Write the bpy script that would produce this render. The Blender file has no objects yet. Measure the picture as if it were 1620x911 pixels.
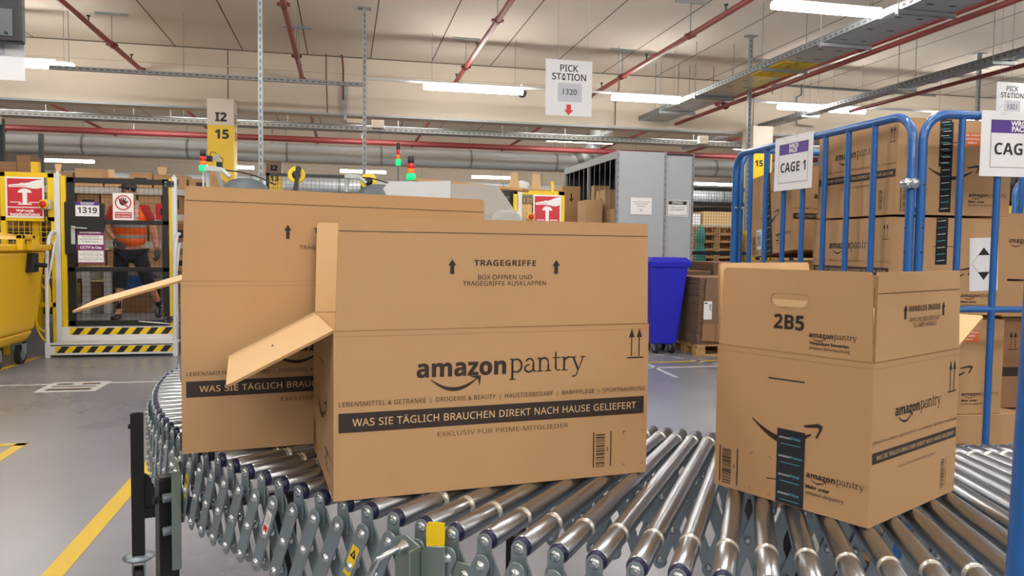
import bpy, bmesh, math, random
import numpy as np
from mathutils import Matrix, Vector
R = math.radians
SC = bpy.context.scene
COL = SC.collection
random.seed(7)

# ------------------------------------------------------------------ camera
FPX, CX, CY = 1217.0, 810.0, 455.5          # focal length and centre in pixels of the 1620x911 frame
CAM = np.array([0.0, 0.0, 1.30])
_v1 = np.array([544 - CX, 388 - CY, FPX]); _v1 /= np.linalg.norm(_v1)
_hz = np.array([1.0, math.tan(R(0.7)), 0.0])
_dn = np.cross(_v1, _hz); _dn /= np.linalg.norm(_dn)
if _dn[1] < 0: _dn = -_dn
_xx = np.cross(_dn, _v1); _xx /= np.linalg.norm(_xx)
if _xx[0] < 0: _xx = -_xx
RW = np.array([_xx, _v1, -_dn])
def ray(x, y): return RW @ np.array([x - CX, y - CY, FPX])
def at(x, y, Y):
    d = ray(x, y); return Vector(CAM + d * (Y / d[1]))
def atz(x, y, z):
    d = ray(x, y); return Vector(CAM + d * ((z - CAM[2]) / d[2]))
def atx(x, y, X):
    d = ray(x, y); return Vector(CAM + d * (X / d[0]))
cd = bpy.data.cameras.new('camera'); cam = bpy.data.objects.new('camera', cd); COL.objects.link(cam)
cd.sensor_width = 36.0; cd.lens = FPX / 1620 * 36.0; cd.clip_start = 0.05; cd.clip_end = 200
_r, _u, _b = RW @ np.array([1, 0, 0]), RW @ np.array([0, -1, 0]), RW @ np.array([0, 0, -1])
cam.matrix_world = Matrix(((_r[0], _u[0], _b[0], CAM[0]), (_r[1], _u[1], _b[1], CAM[1]), (_r[2], _u[2], _b[2], CAM[2]), (0, 0, 0, 1)))
SC.camera = cam

# ------------------------------------------------------------------ light and exposure
W = bpy.data.worlds.new('World'); SC.world = W; W.use_nodes = True
W.node_tree.nodes['Background'].inputs[0].default_value = (1.0, 0.97, 0.93, 1)
W.node_tree.nodes['Background'].inputs[1].default_value = 0.3
SC.view_settings.view_transform = 'Standard'; SC.view_settings.look = 'None'
SC.view_settings.gamma = 1.0; SC.view_settings.use_curve_mapping = False
SC.view_settings.exposure = 0.52
TUBE_STRENGTH = 45.0
SC.cycles.use_denoising = True
SC.cycles.max_bounces = 6; SC.cycles.diffuse_bounces = 4; SC.cycles.glossy_bounces = 3
SC.cycles.sample_clamp_indirect = 6.0

# ------------------------------------------------------------------ materials
def s2l(c):
    c = c / 255.0
    return c / 12.92 if c <= 0.04045 else ((c + 0.055) / 1.055) ** 2.4
MATS = {}
def mat(name, rgb, rough=0.6, metal=0.0, noise=0.0, scale=8.0, bump=0.0, emit=0.0, alpha=1.0, stretch=None, trans=0.0, coat=0.0):
    m = bpy.data.materials.new(name); m.use_nodes = True; nt = m.node_tree
    b = nt.nodes['Principled BSDF']; c = tuple(s2l(v) for v in rgb) + (1,)
    b.inputs['Base Color'].default_value = c; b.inputs['Roughness'].default_value = rough; b.inputs['Metallic'].default_value = metal
    if coat: b.inputs['Coat Weight'].default_value = coat
    if trans: b.inputs['Transmission Weight'].default_value = trans
    if alpha < 1: b.inputs['Alpha'].default_value = alpha
    if emit:
        b.inputs['Emission Color'].default_value = c; b.inputs['Emission Strength'].default_value = emit
    if noise or bump:
        tc = nt.nodes.new('ShaderNodeTexCoord'); mp = nt.nodes.new('ShaderNodeMapping'); nz = nt.nodes.new('ShaderNodeTexNoise')
        nz.inputs['Scale'].default_value = scale; nz.inputs['Detail'].default_value = 6; nz.inputs['Roughness'].default_value = 0.62
        nt.links.new(tc.outputs['Object'], mp.inputs[0]); nt.links.new(mp.outputs[0], nz.inputs['Vector'])
        if stretch: mp.inputs['Scale'].default_value = stretch
        if noise:
            mx = nt.nodes.new('ShaderNodeMix'); mx.data_type = 'RGBA'
            mx.inputs[6].default_value = tuple(max(0, v * (1 - noise)) for v in c[:3]) + (1,)
            mx.inputs[7].default_value = tuple(min(1, v * (1 + noise)) for v in c[:3]) + (1,)
            nt.links.new(nz.outputs['Fac'], mx.inputs[0]); nt.links.new(mx.outputs[2], b.inputs['Base Color'])
            mr = nt.nodes.new('ShaderNodeMapRange'); mr.inputs[3].default_value = rough * (1 - noise * 0.8); mr.inputs[4].default_value = min(1, rough * (1 + noise * 0.8))
            nt.links.new(nz.outputs['Fac'], mr.inputs[0]); nt.links.new(mr.outputs[0], b.inputs['Roughness'])
        if bump:
            bp = nt.nodes.new('ShaderNodeBump'); bp.inputs['Strength'].default_value = bump; bp.inputs['Distance'].default_value = 0.004
            nt.links.new(nz.outputs['Fac'], bp.inputs['Height']); nt.links.new(bp.outputs[0], b.inputs['Normal'])
    MATS[name] = m; return m
mat('kraft', (185, 147, 105), 0.72, noise=0.07, scale=5, bump=0.05, stretch=(1, 1, 0.4))
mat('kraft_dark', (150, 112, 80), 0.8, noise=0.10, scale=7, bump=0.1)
mat('kraft_old', (124, 98, 78), 0.85, noise=0.25, scale=9, bump=0.2, stretch=(0.6, 0.6, 14))
mat('kraft_inner', (214, 180, 134), 0.8, noise=0.06, scale=7)
mat('kraft_edge', (168, 128, 86), 0.9, noise=0.3, scale=160)
mat('fold', (166, 128, 90), 0.8)
mat('ink', (46, 36, 32), 0.6)
mat('ink_soft', (96, 72, 52), 0.65)
mat('tape', (24, 30, 36), 0.3, noise=0.1, scale=40)
mat('tape_blue', (74, 150, 172), 0.5)
mat('tape_pale', (196, 208, 208), 0.5)
mat('label_orange', (226, 112, 52), 0.5)
mat('paper', (232, 233, 238), 0.5, noise=0.02)
mat('paper_grey', (196, 198, 210), 0.5)
mat('print_black', (24, 24, 28), 0.5)
mat('print_red', (206, 38, 52), 0.5)
mat('sign_red', (204, 44, 62), 0.45)
mat('sign_white', (244, 244, 244), 0.4)
mat('sign_purple', (78, 44, 140), 0.4)
mat('sign_magenta', (122, 26, 106), 0.4)
mat('roller_steel', (166, 171, 177), 0.28, 0.95, noise=0.03, scale=6, stretch=(1.5, 14, 14))
mat('groove', (226, 224, 214), 0.25, 0.6)
mat('hole', (96, 98, 100), 0.7)
mat('tray_steel', (196, 202, 206), 0.35, 0.5, noise=0.12, scale=10)
mat('zinc', (146, 160, 167), 0.36, 0.6, noise=0.10, scale=30)
mat('zinc_green', (152, 166, 158), 0.34, 0.8, noise=0.10, scale=20)
mat('bolt', (205, 212, 216), 0.22, 0.9)
mat('navy', (22, 26, 66), 0.4)
mat('black_metal', (20, 20, 22), 0.42, noise=0.1, scale=30)
mat('rubber', (26, 26, 30), 0.7)
mat('yellow', (244, 206, 22), 0.4, noise=0.03, scale=6)
mat('yellow_bin', (240, 190, 8), 0.42, noise=0.05, scale=4)
mat('blue', (36, 96, 166), 0.28, noise=0.06, scale=9, coat=0.3)
mat('bin_blue', (32, 34, 190), 0.42, noise=0.04)
mat('red_pipe', (146, 64, 60), 0.45, noise=0.08, scale=4)
mat('red_dark', (108, 36, 38), 0.5)
mat('red_box', (208, 30, 34), 0.4)
mat('galv', (146, 150, 152), 0.5, 0.35, noise=0.14, scale=18)
mat('duct', (204, 210, 214), 0.4, 0.2, noise=0.10, scale=14, stretch=(6, 1, 1))
mat('cabinet', (176, 183, 189), 0.45, 0.15, noise=0.05, scale=5)
mat('dark_shelf', (46, 50, 52), 0.7, noise=0.1)
mat('white_metal', (226, 228, 230), 0.4, noise=0.02)
mat('beige_metal', (190, 184, 176), 0.5, noise=0.03)
mat('concrete', (222, 210, 196), 0.9, noise=0.05, scale=1.2, bump=0.05)
mat('concrete_beam', (202, 189, 172), 0.9, noise=0.05, scale=0.8, bump=0.05)
mat('joint', (92, 80, 70), 0.9)
mat('column_yellow', (236, 196, 20), 0.4, noise=0.03)
mat('wood', (188, 146, 98), 0.75, noise=0.22, scale=14, bump=0.2)
mat('teal', (70, 150, 140), 0.5, noise=0.3, scale=14)
mat('skin', (196, 140, 112), 0.55, noise=0.05)
mat('hair', (40, 30, 26), 0.8)
mat('eye_white', (230, 226, 220), 0.4)
mat('lips', (160, 92, 80), 0.5)
mat('shirt_red', (176, 44, 36), 0.85, noise=0.06)
mat('vest', (255, 104, 24), 0.7, noise=0.04)
mat('reflective', (168, 166, 164), 0.4, 0.2)
mat('trousers', (34, 36, 46), 0.9, noise=0.1)
mat('glove', (78, 78, 82), 0.85)
mat('sock', (28, 28, 34), 0.9)
mat('shoe', (24, 24, 26), 0.35)
mat('device_grey', (92, 100, 106), 0.5)
mat('device_black', (28, 29, 32), 0.45)
mat('device_light', (186, 192, 190), 0.5)
mat('blue_crate', (40, 92, 160), 0.5)
mat('amber', (232, 120, 20), 0.3, emit=0.12)
mat('lamp_red', (196, 30, 24), 0.3, emit=0.05)
mat('lamp_green', (14, 196, 120), 0.25, emit=0.7)
mat('diffuser', (255, 252, 246), 0.4, emit=TUBE_STRENGTH)
mat('film', (225, 228, 230), 0.12, alpha=0.22)
mat('floor_white', (206, 208, 210), 0.45, noise=0.12, scale=7)
mat('floor_yellow', (222, 186, 40), 0.45, noise=0.12, scale=7)

# ------------------------------------------------------------------ mesh builder
class MB:
    def __init__(s):
        s.v, s.f, s.m, s.sm = [], [], [], []
    def add(s, vs, fs, m, smooth=False, M=None):
        b = len(s.v)
        s.v += [tuple(M @ Vector(p)) for p in vs] if M is not None else [tuple(p) for p in vs]
        for f in fs:
            s.f.append(tuple(b + i for i in f)); s.m.append(m); s.sm.append(smooth)
        return s
    def box(s, lo, hi, m, M=None):
        x0, y0, z0 = lo; x1, y1, z1 = hi
        vs = [(x0, y0, z0), (x1, y0, z0), (x1, y1, z0), (x0, y1, z0), (x0, y0, z1), (x1, y0, z1), (x1, y1, z1), (x0, y1, z1)]
        return s.add(vs, [(0, 3, 2, 1), (4, 5, 6, 7), (0, 1, 5, 4), (1, 2, 6, 5), (2, 3, 7, 6), (3, 0, 4, 7)], m, M=M)
    def cbox(s, c, size, m, M=None):
        return s.box([c[i] - size[i] / 2 for i in range(3)], [c[i] + size[i] / 2 for i in range(3)], m, M)
    def bar(s, p0, p1, w, h, m, up=(0, 0, 1)):
        p0, p1 = Vector(p0), Vector(p1); d = p1 - p0; L = d.length; x = d / L
        y = Vector(up).cross(x)
        if y.length < 1e-4: y = Vector((0, 1, 0)).cross(x)
        y.normalize(); z = x.cross(y)
        M = Matrix(((x.x, y.x, z.x, p0.x), (x.y, y.y, z.y, p0.y), (x.z, y.z, z.z, p0.z), (0, 0, 0, 1)))
        return s.box((0, -w / 2, -h / 2), (L, w / 2, h / 2), m, M)
    def cyl(s, p0, p1, r, m, n=12, r2=None, caps=True):
        p0, p1 = Vector(p0), Vector(p1); x = (p1 - p0).normalized(); r2 = r if r2 is None else r2
        a = x.orthogonal().normalized(); b = x.cross(a)
        vs = []
        for p, rr in ((p0, r), (p1, r2)):
            vs += [p + a * (rr * math.cos(2 * math.pi * k / n)) + b * (rr * math.sin(2 * math.pi * k / n)) for k in range(n)]
        s.add(vs, [(k, (k + 1) % n, n + (k + 1) % n, n + k) for k in range(n)], m, True)
        if caps: s.add(vs, [tuple(range(n - 1, -1, -1)), tuple(range(n, 2 * n))], m)
        return s
    def tube(s, pts, r, m, n=8, caps=True):
        pts = [Vector(p) for p in pts]; N = len(pts); vs = []; a = None
        for i, p in enumerate(pts):
            t = (pts[min(i + 1, N - 1)] - pts[max(i - 1, 0)]).normalized()
            a = t.orthogonal().normalized() if a is None else (a - t * a.dot(t)).normalized()
            b = t.cross(a)
            vs += [p + a * (r * math.cos(2 * math.pi * k / n)) + b * (r * math.sin(2 * math.pi * k / n)) for k in range(n)]
        fs = [(i * n + k, i * n + (k + 1) % n, (i + 1) * n + (k + 1) % n, (i + 1) * n + k) for i in range(N - 1) for k in range(n)]
        s.add(vs, fs, m, True)
        if caps: s.add(vs, [tuple(range(n - 1, -1, -1)), tuple(range((N - 1) * n, N * n))], m)
        return s
    def lathe(s, prof, m, n=16, M=None, smooth=True):
        vs = [(r * math.cos(2 * math.pi * k / n), r * math.sin(2 * math.pi * k / n), z) for r, z in prof for k in range(n)]
        fs = [(i * n + k, i * n + (k + 1) % n, (i + 1) * n + (k + 1) % n, (i + 1) * n + k) for i in range(len(prof) - 1) for k in range(n)]
        s.add(vs, fs, m, smooth, M)
        s.add(vs, [tuple(range(n - 1, -1, -1)), tuple(range((len(prof) - 1) * n, len(prof) * n))], m, False, M)
        return s
    def poly(s, pts, m, M, z=0.0):
        return s.add([(p[0], p[1], z) for p in pts], [tuple(range(len(pts)))], m, M=M)
    def prism(s, pts, m, M, d):
        n = len(pts)
        vs = [(p[0], p[1], 0) for p in pts] + [(p[0], p[1], d) for p in pts]
        return s.add(vs, [tuple(range(n - 1, -1, -1)), tuple(range(n, 2 * n))] + [(k, (k + 1) % n, n + (k + 1) % n, n + k) for k in range(n)], m, M=M)
    def rect(s, u0, v0, u1, v1, m, M, z=0.0007):
        return s.poly([(u0, v0), (u1, v0), (u1, v1), (u0, v1)], m, M, z)
    def line(s, p, q, w, m, M, z=0.0007):
        p, q = Vector(p), Vector(q); d = (q - p).normalized() * (w / 2); n = Vector((-d.y, d.x))
        return s.poly([p - n, q - n, q + n, p + n], m, M, z)
    def ring(s, c, r0, r1, m, M, z=0.0007, n=28, ph=0.0):
        vs = [(c[0] + r * math.cos(2 * math.pi * k / n + ph), c[1] + r * math.sin(2 * math.pi * k / n + ph), z) for r in (r0, r1) for k in range(n)]
        return s.add(vs, [(k, n + k, n + (k + 1) % n, (k + 1) % n) for k in range(n)], m, M=M)
    def disc(s, c, r, m, M, z=0.0007, n=20, ry=None):
        ry = r if ry is None else ry
        return s.poly([(c[0] + r * math.cos(2 * math.pi * k / n), c[1] + ry * math.sin(2 * math.pi * k / n)) for k in range(n)], m, M, z)
    def text(s, body, u, v, w, m, M, style='n', h=None, z=0.0007, center=False, bold=0.0):
        """lettering of total width w, baseline left (or centre) at u, v; h = cap height when squeezed"""
        vs, fs, wd, hh = text_geo(body, style, bold)
        sx = w / wd; sy = sx if h is None else h / hh
        u0 = u - w / 2 if center else u
        return s.add([(u0 + p[0] * sx, v + p[1] * sy, z) for p in vs], fs, m, M=M)
    def build(s, name, parent=None, world=False, bevel=0.0, seg=2, kind=None):
        me = bpy.data.meshes.new(name)
        vs = s.v
        if world and parent is not None:
            inv = parent.matrix_basis.inverted(); vs = [tuple(inv @ Vector(p)) for p in vs]
        me.from_pydata(vs, [], s.f)
        names = list(dict.fromkeys(s.m))
        for nme in names: me.materials.append(MATS[nme])
        idx = {nme: i for i, nme in enumerate(names)}
        me.polygons.foreach_set('material_index', [idx[x] for x in s.m])
        me.polygons.foreach_set('use_smooth', s.sm)
        me.update()
        o = bpy.data.objects.new(name, me); COL.objects.link(o)
        if parent is not None: o.parent = parent
        if bevel:
            bv = o.modifiers.new('bevel', 'BEVEL'); bv.width = bevel; bv.segments = seg; bv.limit_method = 'ANGLE'; bv.angle_limit = R(50)
        if kind: o['kind'] = kind
        return o
_TG = {}
def sansbold(t): return ''.join(chr(0x1D5EE + ord(c) - 97) if 'a' <= c <= 'z' else chr(0x1D5D4 + ord(c) - 65) if 'A' <= c <= 'Z' else chr(0x1D7EC + ord(c) - 48) if '0' <= c <= '9' else c for c in t)
def sansreg(t): return ''.join(chr(0x1D5BA + ord(c) - 97) if 'a' <= c <= 'z' else chr(0x1D5A0 + ord(c) - 65) if 'A' <= c <= 'Z' else c for c in t)
def serif(t): return ''.join(chr(0x1D41A + ord(c) - 97) if 'a' <= c <= 'z' else chr(0x1D400 + ord(c) - 65) if 'A' <= c <= 'Z' else c for c in t)
def text_geo(body, style, bold):
    k = (body, style, bold)
    if k in _TG: return _TG[k]
    c = bpy.data.curves.new('t', 'FONT')
    c.body = sansbold(body) if style == 'sb' else serif(body) if style == 'serif' else sansreg(body) if style == 'sr' else body
    c.resolution_u = 2 if len(body) > 14 else 3
    off = {'n': 0.0, 'b': 0.026, 'sb': 0.0, 'sr': 0.0, 'serif': -0.011}[style] + bold
    c.offset = off
    if style in ('sr', 'sb') and body.upper() == body and len(body) > 8: c.space_character = 1.04
    o = bpy.data.objects.new('t', c); COL.objects.link(o)
    dg = bpy.context.evaluated_depsgraph_get(); me = bpy.data.meshes.new_from_object(o.evaluated_get(dg))
    vs = [(p.co.x, p.co.y) for p in me.vertices]; fs = [tuple(p.vertices) for p in me.polygons]
    fs = [f if me.polygons[i].normal.z >= 0 else f[::-1] for i, f in enumerate(fs)]
    x0 = min(p[0] for p in vs); wd = max(p[0] for p in vs) - x0
    vs = [(p[0] - x0, p[1]) for p in vs]; hh = 0.70
    bpy.data.objects.remove(o); bpy.data.curves.remove(c); bpy.data.meshes.remove(me)
    _TG[k] = (vs, fs, wd, hh); return _TG[k]

def ribbon(mb, pts, M, z, ink):
    """a pen stroke through (x, y, width) points"""
    n = len(pts); L, Rr = [], []
    for i in range(n):
        a, b = Vector(pts[max(0, i - 1)][:2]), Vector(pts[min(n - 1, i + 1)][:2]); d = (b - a).normalized(); q = Vector((-d.y, d.x)) * (pts[i][2] / 2); c = Vector(pts[i][:2])
        L.append(c + q); Rr.append(c - q)
    mb.add([(p.x, p.y, z) for p in L + Rr], [(n + i, n + i + 1, i + 1, i) for i in range(n - 1)], ink, M=M)
def _arc(cx, cy, rx, ry, a0, a1, w0, w1, n=9): return [(cx + rx * math.cos(R(a0 + (a1 - a0) * i / n)), cy + ry * math.sin(R(a0 + (a1 - a0) * i / n)), w0 + (w1 - w0) * abs(math.sin(math.pi * i / n))) for i in range(n + 1)]
S_, H_ = .150, .075
SLAB = {'p': (1.0, [[(.22, -.46, S_), (.22, 1.0, S_)], [(.02, -.46, H_), (.47, -.46, H_)], [(.02, .96, H_), (.26, .985, H_)], _arc(.50, .50, .38, .46, 150, -150, H_, S_, 14)]),
 'a': (.97, [_arc(.44, .66, .27, .30, 160, 10, H_ * 1.3, S_ * .9, 8) + [(.71, .5, S_), (.71, .16, S_)], _arc(.40, .27, .29, .255, 80, 400, H_, S_ * .85, 16), [(.71, .16, S_), (.76, .05, H_ * 1.3), (.93, .05, H_)]]),
 'n': (1.1, [[(.22, 0, S_), (.22, 1.0, S_)], [(.0, .04, H_), (.45, .04, H_)], [(.02, .96, H_), (.26, .985, H_)], _arc(.52, .60, .30, .37, 165, 0, H_, S_, 10) + [(.82, .3, S_), (.82, .0, S_)], [(.60, .04, H_), (1.05, .04, H_)]]),
 't': (.66, [[(.26, 1.38, .10), (.26, .24, S_)] , _arc(.45, .24, .19, .20, 180, 310, S_, H_, 7), [(.02, .955, H_), (.60, .955, H_)]]),
 'r': (.74, [[(.22, 0, S_), (.22, 1.0, S_)], [(.0, .04, H_), (.48, .04, H_)], [(.02, .96, H_), (.26, .985, H_)], _arc(.56, .55, .33, .42, 165, 60, H_, S_, 7)]),
 'y': (1.0, [[(.14, .97, S_), (.53, .02, S_)], [(.90, .97, H_), (.53, .02, H_ * 1.1), (.40, -.34, H_ * 1.2), (.24, -.46, H_ * 1.3), (.10, -.42, S_ * .9)], [(-.06, .96, H_), (.38, .96, H_)], [(.68, .96, H_), (1.06, .96, H_)]])}
def slab_word(mb, body, u, v, w, M, ink, z=.0007):
    tot = sum(SLAB[c][0] for c in body); s = w / tot; x = 0.0
    Q = M @ T(u, v, 0) @ Matrix.Diagonal((s, s * .94, 1, 1))
    for c in body:
        for j, st in enumerate(SLAB[c][1]): ribbon(mb, [(p[0] + x, p[1], p[2]) for p in st], Q, z + j * .00002, ink)
        x += SLAB[c][0]
def frame(o, u, v):
    u, v = Vector(u).normalized(), Vector(v).normalized(); n = u.cross(v)
    return Matrix(((u.x, v.x, n.x, o[0]), (u.y, v.y, n.y, o[1]), (u.z, v.z, n.z, o[2]), (0, 0, 0, 1)))
def T(x, y, z): return Matrix.Translation((x, y, z))
def tag(o, label=None, cat=None, group=None, kind=None):
    if label: o['label'] = label
    if cat: o['category'] = cat
    if group: o['group'] = group
    if kind: o['kind'] = kind
    return o
def thing(name, label, cat, loc=(0, 0, 0), rz=0.0, group=None):
    o = bpy.data.objects.new(name, None); COL.objects.link(o); o.empty_display_size = 0.1
    o.matrix_basis = T(*loc) @ Matrix.Rotation(rz, 4, 'Z')
    return tag(o, label, cat, group)
def dup(root, loc, rz=0.0, label=None, group=None):
    r = root.copy(); COL.objects.link(r); r.matrix_basis = T(*loc) @ Matrix.Rotation(rz, 4, 'Z')
    if label: r['label'] = label
    if group: r['group'] = group
    for ch in list(root.children):
        c = ch.copy(); COL.objects.link(c); c.parent = r
        for g in list(ch.children):
            d = g.copy(); COL.objects.link(d); d.parent = c
    return r
def struct(mb, name, bevel=0.0, parent=None): return tag(mb.build(name, parent, bevel=bevel), kind='structure')

# ------------------------------------------------------------------ the hall
def floor_material():
    m = mat('floor_paint', (150, 151, 156), 0.3); nt = m.node_tree; b = nt.nodes['Principled BSDF']
    tc = nt.nodes.new('ShaderNodeTexCoord')
    n1 = nt.nodes.new('ShaderNodeTexNoise'); n1.inputs['Scale'].default_value = 0.7; n1.inputs['Detail'].default_value = 8
    n2 = nt.nodes.new('ShaderNodeTexNoise'); n2.inputs['Scale'].default_value = 9; n2.inputs['Detail'].default_value = 8; n2.inputs['Roughness'].default_value = 0.7
    mp = nt.nodes.new('ShaderNodeMapping'); mp.inputs['Scale'].default_value = (1, 0.35, 1)
    nt.links.new(tc.outputs['Object'], n1.inputs['Vector']); nt.links.new(tc.outputs['Object'], mp.inputs[0]); nt.links.new(mp.outputs[0], n2.inputs['Vector'])
    ad = nt.nodes.new('ShaderNodeMath'); ad.operation = 'MULTIPLY_ADD'; ad.inputs[1].default_value = 0.12
    nt.links.new(n2.outputs['Fac'], ad.inputs[0]); nt.links.new(n1.outputs['Fac'], ad.inputs[2])
    rp = nt.nodes.new('ShaderNodeValToRGB'); e = rp.color_ramp.elements
    e[0].position = 0.36; e[0].color = tuple(s2l(v) for v in (118, 120, 128)) + (1,)
    e[1].position = 0.82; e[1].color = tuple(s2l(v) for v in (150, 152, 161)) + (1,)
    nt.links.new(ad.outputs[0], rp.inputs[0]); nt.links.new(rp.outputs[0], b.inputs['Base Color'])
    mr = nt.nodes.new('ShaderNodeMapRange'); mr.inputs[3].default_value = 0.20; mr.inputs[4].default_value = 0.38
    nt.links.new(n1.outputs['Fac'], mr.inputs[0]); nt.links.new(mr.outputs[0], b.inputs['Roughness'])
floor_material()
CEIL = 4.6
X0, X1, Y0, Y1 = -26.0, 30.0, -12.0, 47.0
struct(MB().box((X0, Y0, -0.12), (X1, Y1, 0), 'floor_paint'), 'floor')
c = MB().box((X0, Y0, CEIL), (X1, Y1, CEIL + 0.2), 'concrete')
x = -2.762 - 1.074 * 20
while x < X1:                                          # open joints between the ceiling slabs
    c.box((x - 0.008, Y0, CEIL - 0.002), (x + 0.008, Y1, CEIL + 0.05), 'joint'); x += 1.074
struct(c, 'ceiling')
struct(MB().box((X0 - .2, Y0, 0), (X0, Y1, CEIL), 'concrete'), 'wall_left')
struct(MB().box((X1, Y0, 0), (X1 + .2, Y1, CEIL), 'concrete'), 'wall_right')
struct(MB().box((X0, Y1, 0), (X1, Y1 + .2, CEIL), 'concrete'), 'wall_back')
struct(MB().box((X0, Y0 - .2, 0), (X1, Y0, CEIL), 'concrete'), 'wall_front')
def beam(y):
    b = MB().box((X0, y, 3.6), (X1, y + 0.42, CEIL), 'concrete_beam')
    b.box((X0, y - 0.012, CEIL - 0.014), (X1, y, CEIL - 0.002), 'joint')          # shadow gap under the slab
    b.box((X0, y - 0.03, 4.30), (X1, y, 4.33), 'concrete_beam')
    for xx in (-1.93, 7.9, -11.8, 17.7): b.box((xx - .008, y - .004, 3.6), (xx + .008, y, CEIL), 'joint')
    struct(b, 'ceiling_beam')
for y in (14.0, 22.3, 30.6, 38.9, 5.7 - 8.3): beam(y)
def column(x, y, row, bay, w=0.41):
    k = MB().box((x - w / 2, y - w / 2, 0), (x + w / 2, y + w / 2, 3.235), 'column_yellow')
    k.box((x - w / 2, y - w / 2, 3.235), (x + w / 2, y + w / 2, 3.66), 'concrete')
    M = frame((x - w / 2, y - w / 2, 0), (1, 0, 0), (0, 0, 1)); ML = frame((x + w / 2, y - w / 2, 0), (0, 1, 0), (0, 0, 1))
    for F in (M, ML):
        if row: k.text(row, w * .52, 3.30, .18, 'print_black', F, 'sb', z=.003, center=True, bold=.02)
        k.text(bay, w * (.55 if row else .33), 3.02 if row else 2.90, .22 if row else .17, 'print_black', F, 'sb', z=.003, center=True, bold=.02)
    return struct(k, 'column')
column(-1.97, 13.62, 'I2', '15'); column(-1.86, 22.1, 'I2', '13'); column(7.79, 13.62, '', '15'); column(7.9, 22.1, 'I3', '13')
column(-11.8, 13.62, 'I1', '15'); column(-11.7, 22.1, 'I1', '13'); column(17.6, 13.62, 'I4', '15')

# markings painted on the floor
def mark(pts, m): return struct(MB().poly(pts, m, T(0, 0, 0.0015)), 'floor_marking')
def strip(p, q, w, m): return struct(MB().line(p, q, w, m, T(0, 0, 0.0015), 0), 'floor_marking')
strip((-1.11, 1.2), (-1.11, 6.6), 0.085, 'floor_yellow')
strip((-6.5, 7.60), (6.5, 7.92), 0.06, 'floor_white')
strip((-3.41, 8.0), (-3.36, 9.6), 0.07, 'floor_yellow')
strip((-2.55, 5.43), (-1.99, 5.43), 0.07, 'floor_yellow'); strip((-2.02, 5.46), (-2.02, 4.75), 0.07, 'floor_yellow')
strip((3.4, 8.22), (6.3, 8.42), 0.06, 'floor_yellow')
strip((3.30, 7.2), (3.42, 9.2), 0.05, 'floor_white')
for k in range(5): strip((3.75 + k * .13, 8.9 - k * .28), (3.83 + k * .13, 8.74 - k * .28), 0.06, 'floor_white')
k = MB()                                               # the framed white floor sign in front of the gate
M = T(-2.62, 7.28, 0.002)
k.rect(0, 0, .50, .52, 'floor_white', M, 0)
for (a, b_, c_, d) in ((.07, .08, .43, .17), (.07, .25, .43, .29), (.07, .36, .2, .44), (.28, .36, .43, .44)): k.rect(a, b_, c_, d, 'ink_soft', M, .001)
struct(k, 'floor_marking')
k = MB(); M = T(-2.70, 4.95, 0.002); k.rect(0, 0, .55, .32, 'floor_white', M, 0); k.rect(.1, .07, .45, .12, 'ink_soft', M, .001); struct(k, 'floor_marking')
strip((1.05, .70), (1.6, .45), 0.07, 'floor_yellow')

# ------------------------------------------------------------------ ceiling services
def luminaire(x0, y, L, label, z=3.75, rods=True):
    o = thing('tube_light', label, 'ceiling light', (x0 + L / 2, y, z), 0, 'tube lights')
    h = MB().box((-L / 2, -.03, .05), (L / 2, .03, .085), 'white_metal')
    h.build('housing', o, bevel=.008)
    d = MB(); n = 8
    prof = [(.05 * math.cos(R(128 + 284 * k / n)), .02 + .045 * math.sin(R(128 + 284 * k / n))) for k in range(n + 1)]
    vs = [(sx * L / 2, p[0], p[1]) for sx in (-1, 1) for p in prof]; m = n + 1
    d.add(vs, [(k, k + 1, m + k + 1, m + k) for k in range(n)] + [tuple(range(n, -1, -1)), tuple(range(m, 2 * m))], 'diffuser', False)
    d.build('diffuser', o)
    if rods:
        for s in (-.42, .42): MB().cyl((s * L, 0, .085), (s * L, 0, CEIL - z), .004, 'galv', 5).build('hanging_rod', o)
    return o
L_ = 1.57
luminaire(-5.30, 12.1, L_, 'lit tube light in the near row, half hidden behind the hanging board')
luminaire(1.21, 12.1, L_, 'lit tube light in the near row, left of the pick station sign')
luminaire(4.29, 12.1, 1.17, 'lit tube light in the near row, right of the pick station sign')
luminaire(7.30, 12.1, .66, 'short lit tube light left of the narrow tray, seen just over the blue cage'); luminaire(8.30, 12.1, .68, 'short lit tube light right of the narrow tray, seen just over the blue cage')
luminaire(10.4, 12.1, L_, 'lit tube light in the near row, beyond the right edge of the cage')
luminaire(-4.66, 17.05, L_, 'lit tube light left of the yellow column, in the second row')
luminaire(-.15, 17.05, L_, 'lit tube light crossing the long thin strut, in the second row')
luminaire(4.53, 17.15, L_, 'lit tube light under the foot of the wide cable tray')
luminaire(9.2, 17.15, L_, 'lit tube light of the second row, behind the blue cage')
luminaire(-9.0, 26.0, 1.5, 'lit tube light low over the brown cartons at the far left')
luminaire(-4.35, 26.3, 1.5, 'lit tube light passing behind the yellow column, far row')
luminaire(-.12, 26.4, 1.5, 'lit tube light over the black mesh screen, far row')
luminaire(4.42, 27.0, 1.55, 'lit tube light over the white machine hood, far row')
luminaire(8.7, 27.0, 1.5, 'lit tube light behind the grey shelving, far row')
luminaire(12.85, 26.9, 1.55, 'lit tube light between the grey shelving and the blue cage')
luminaire(4.22, 7.15, 1.24, 'lit tube light cut by the top edge beside the wide tray')
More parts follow.
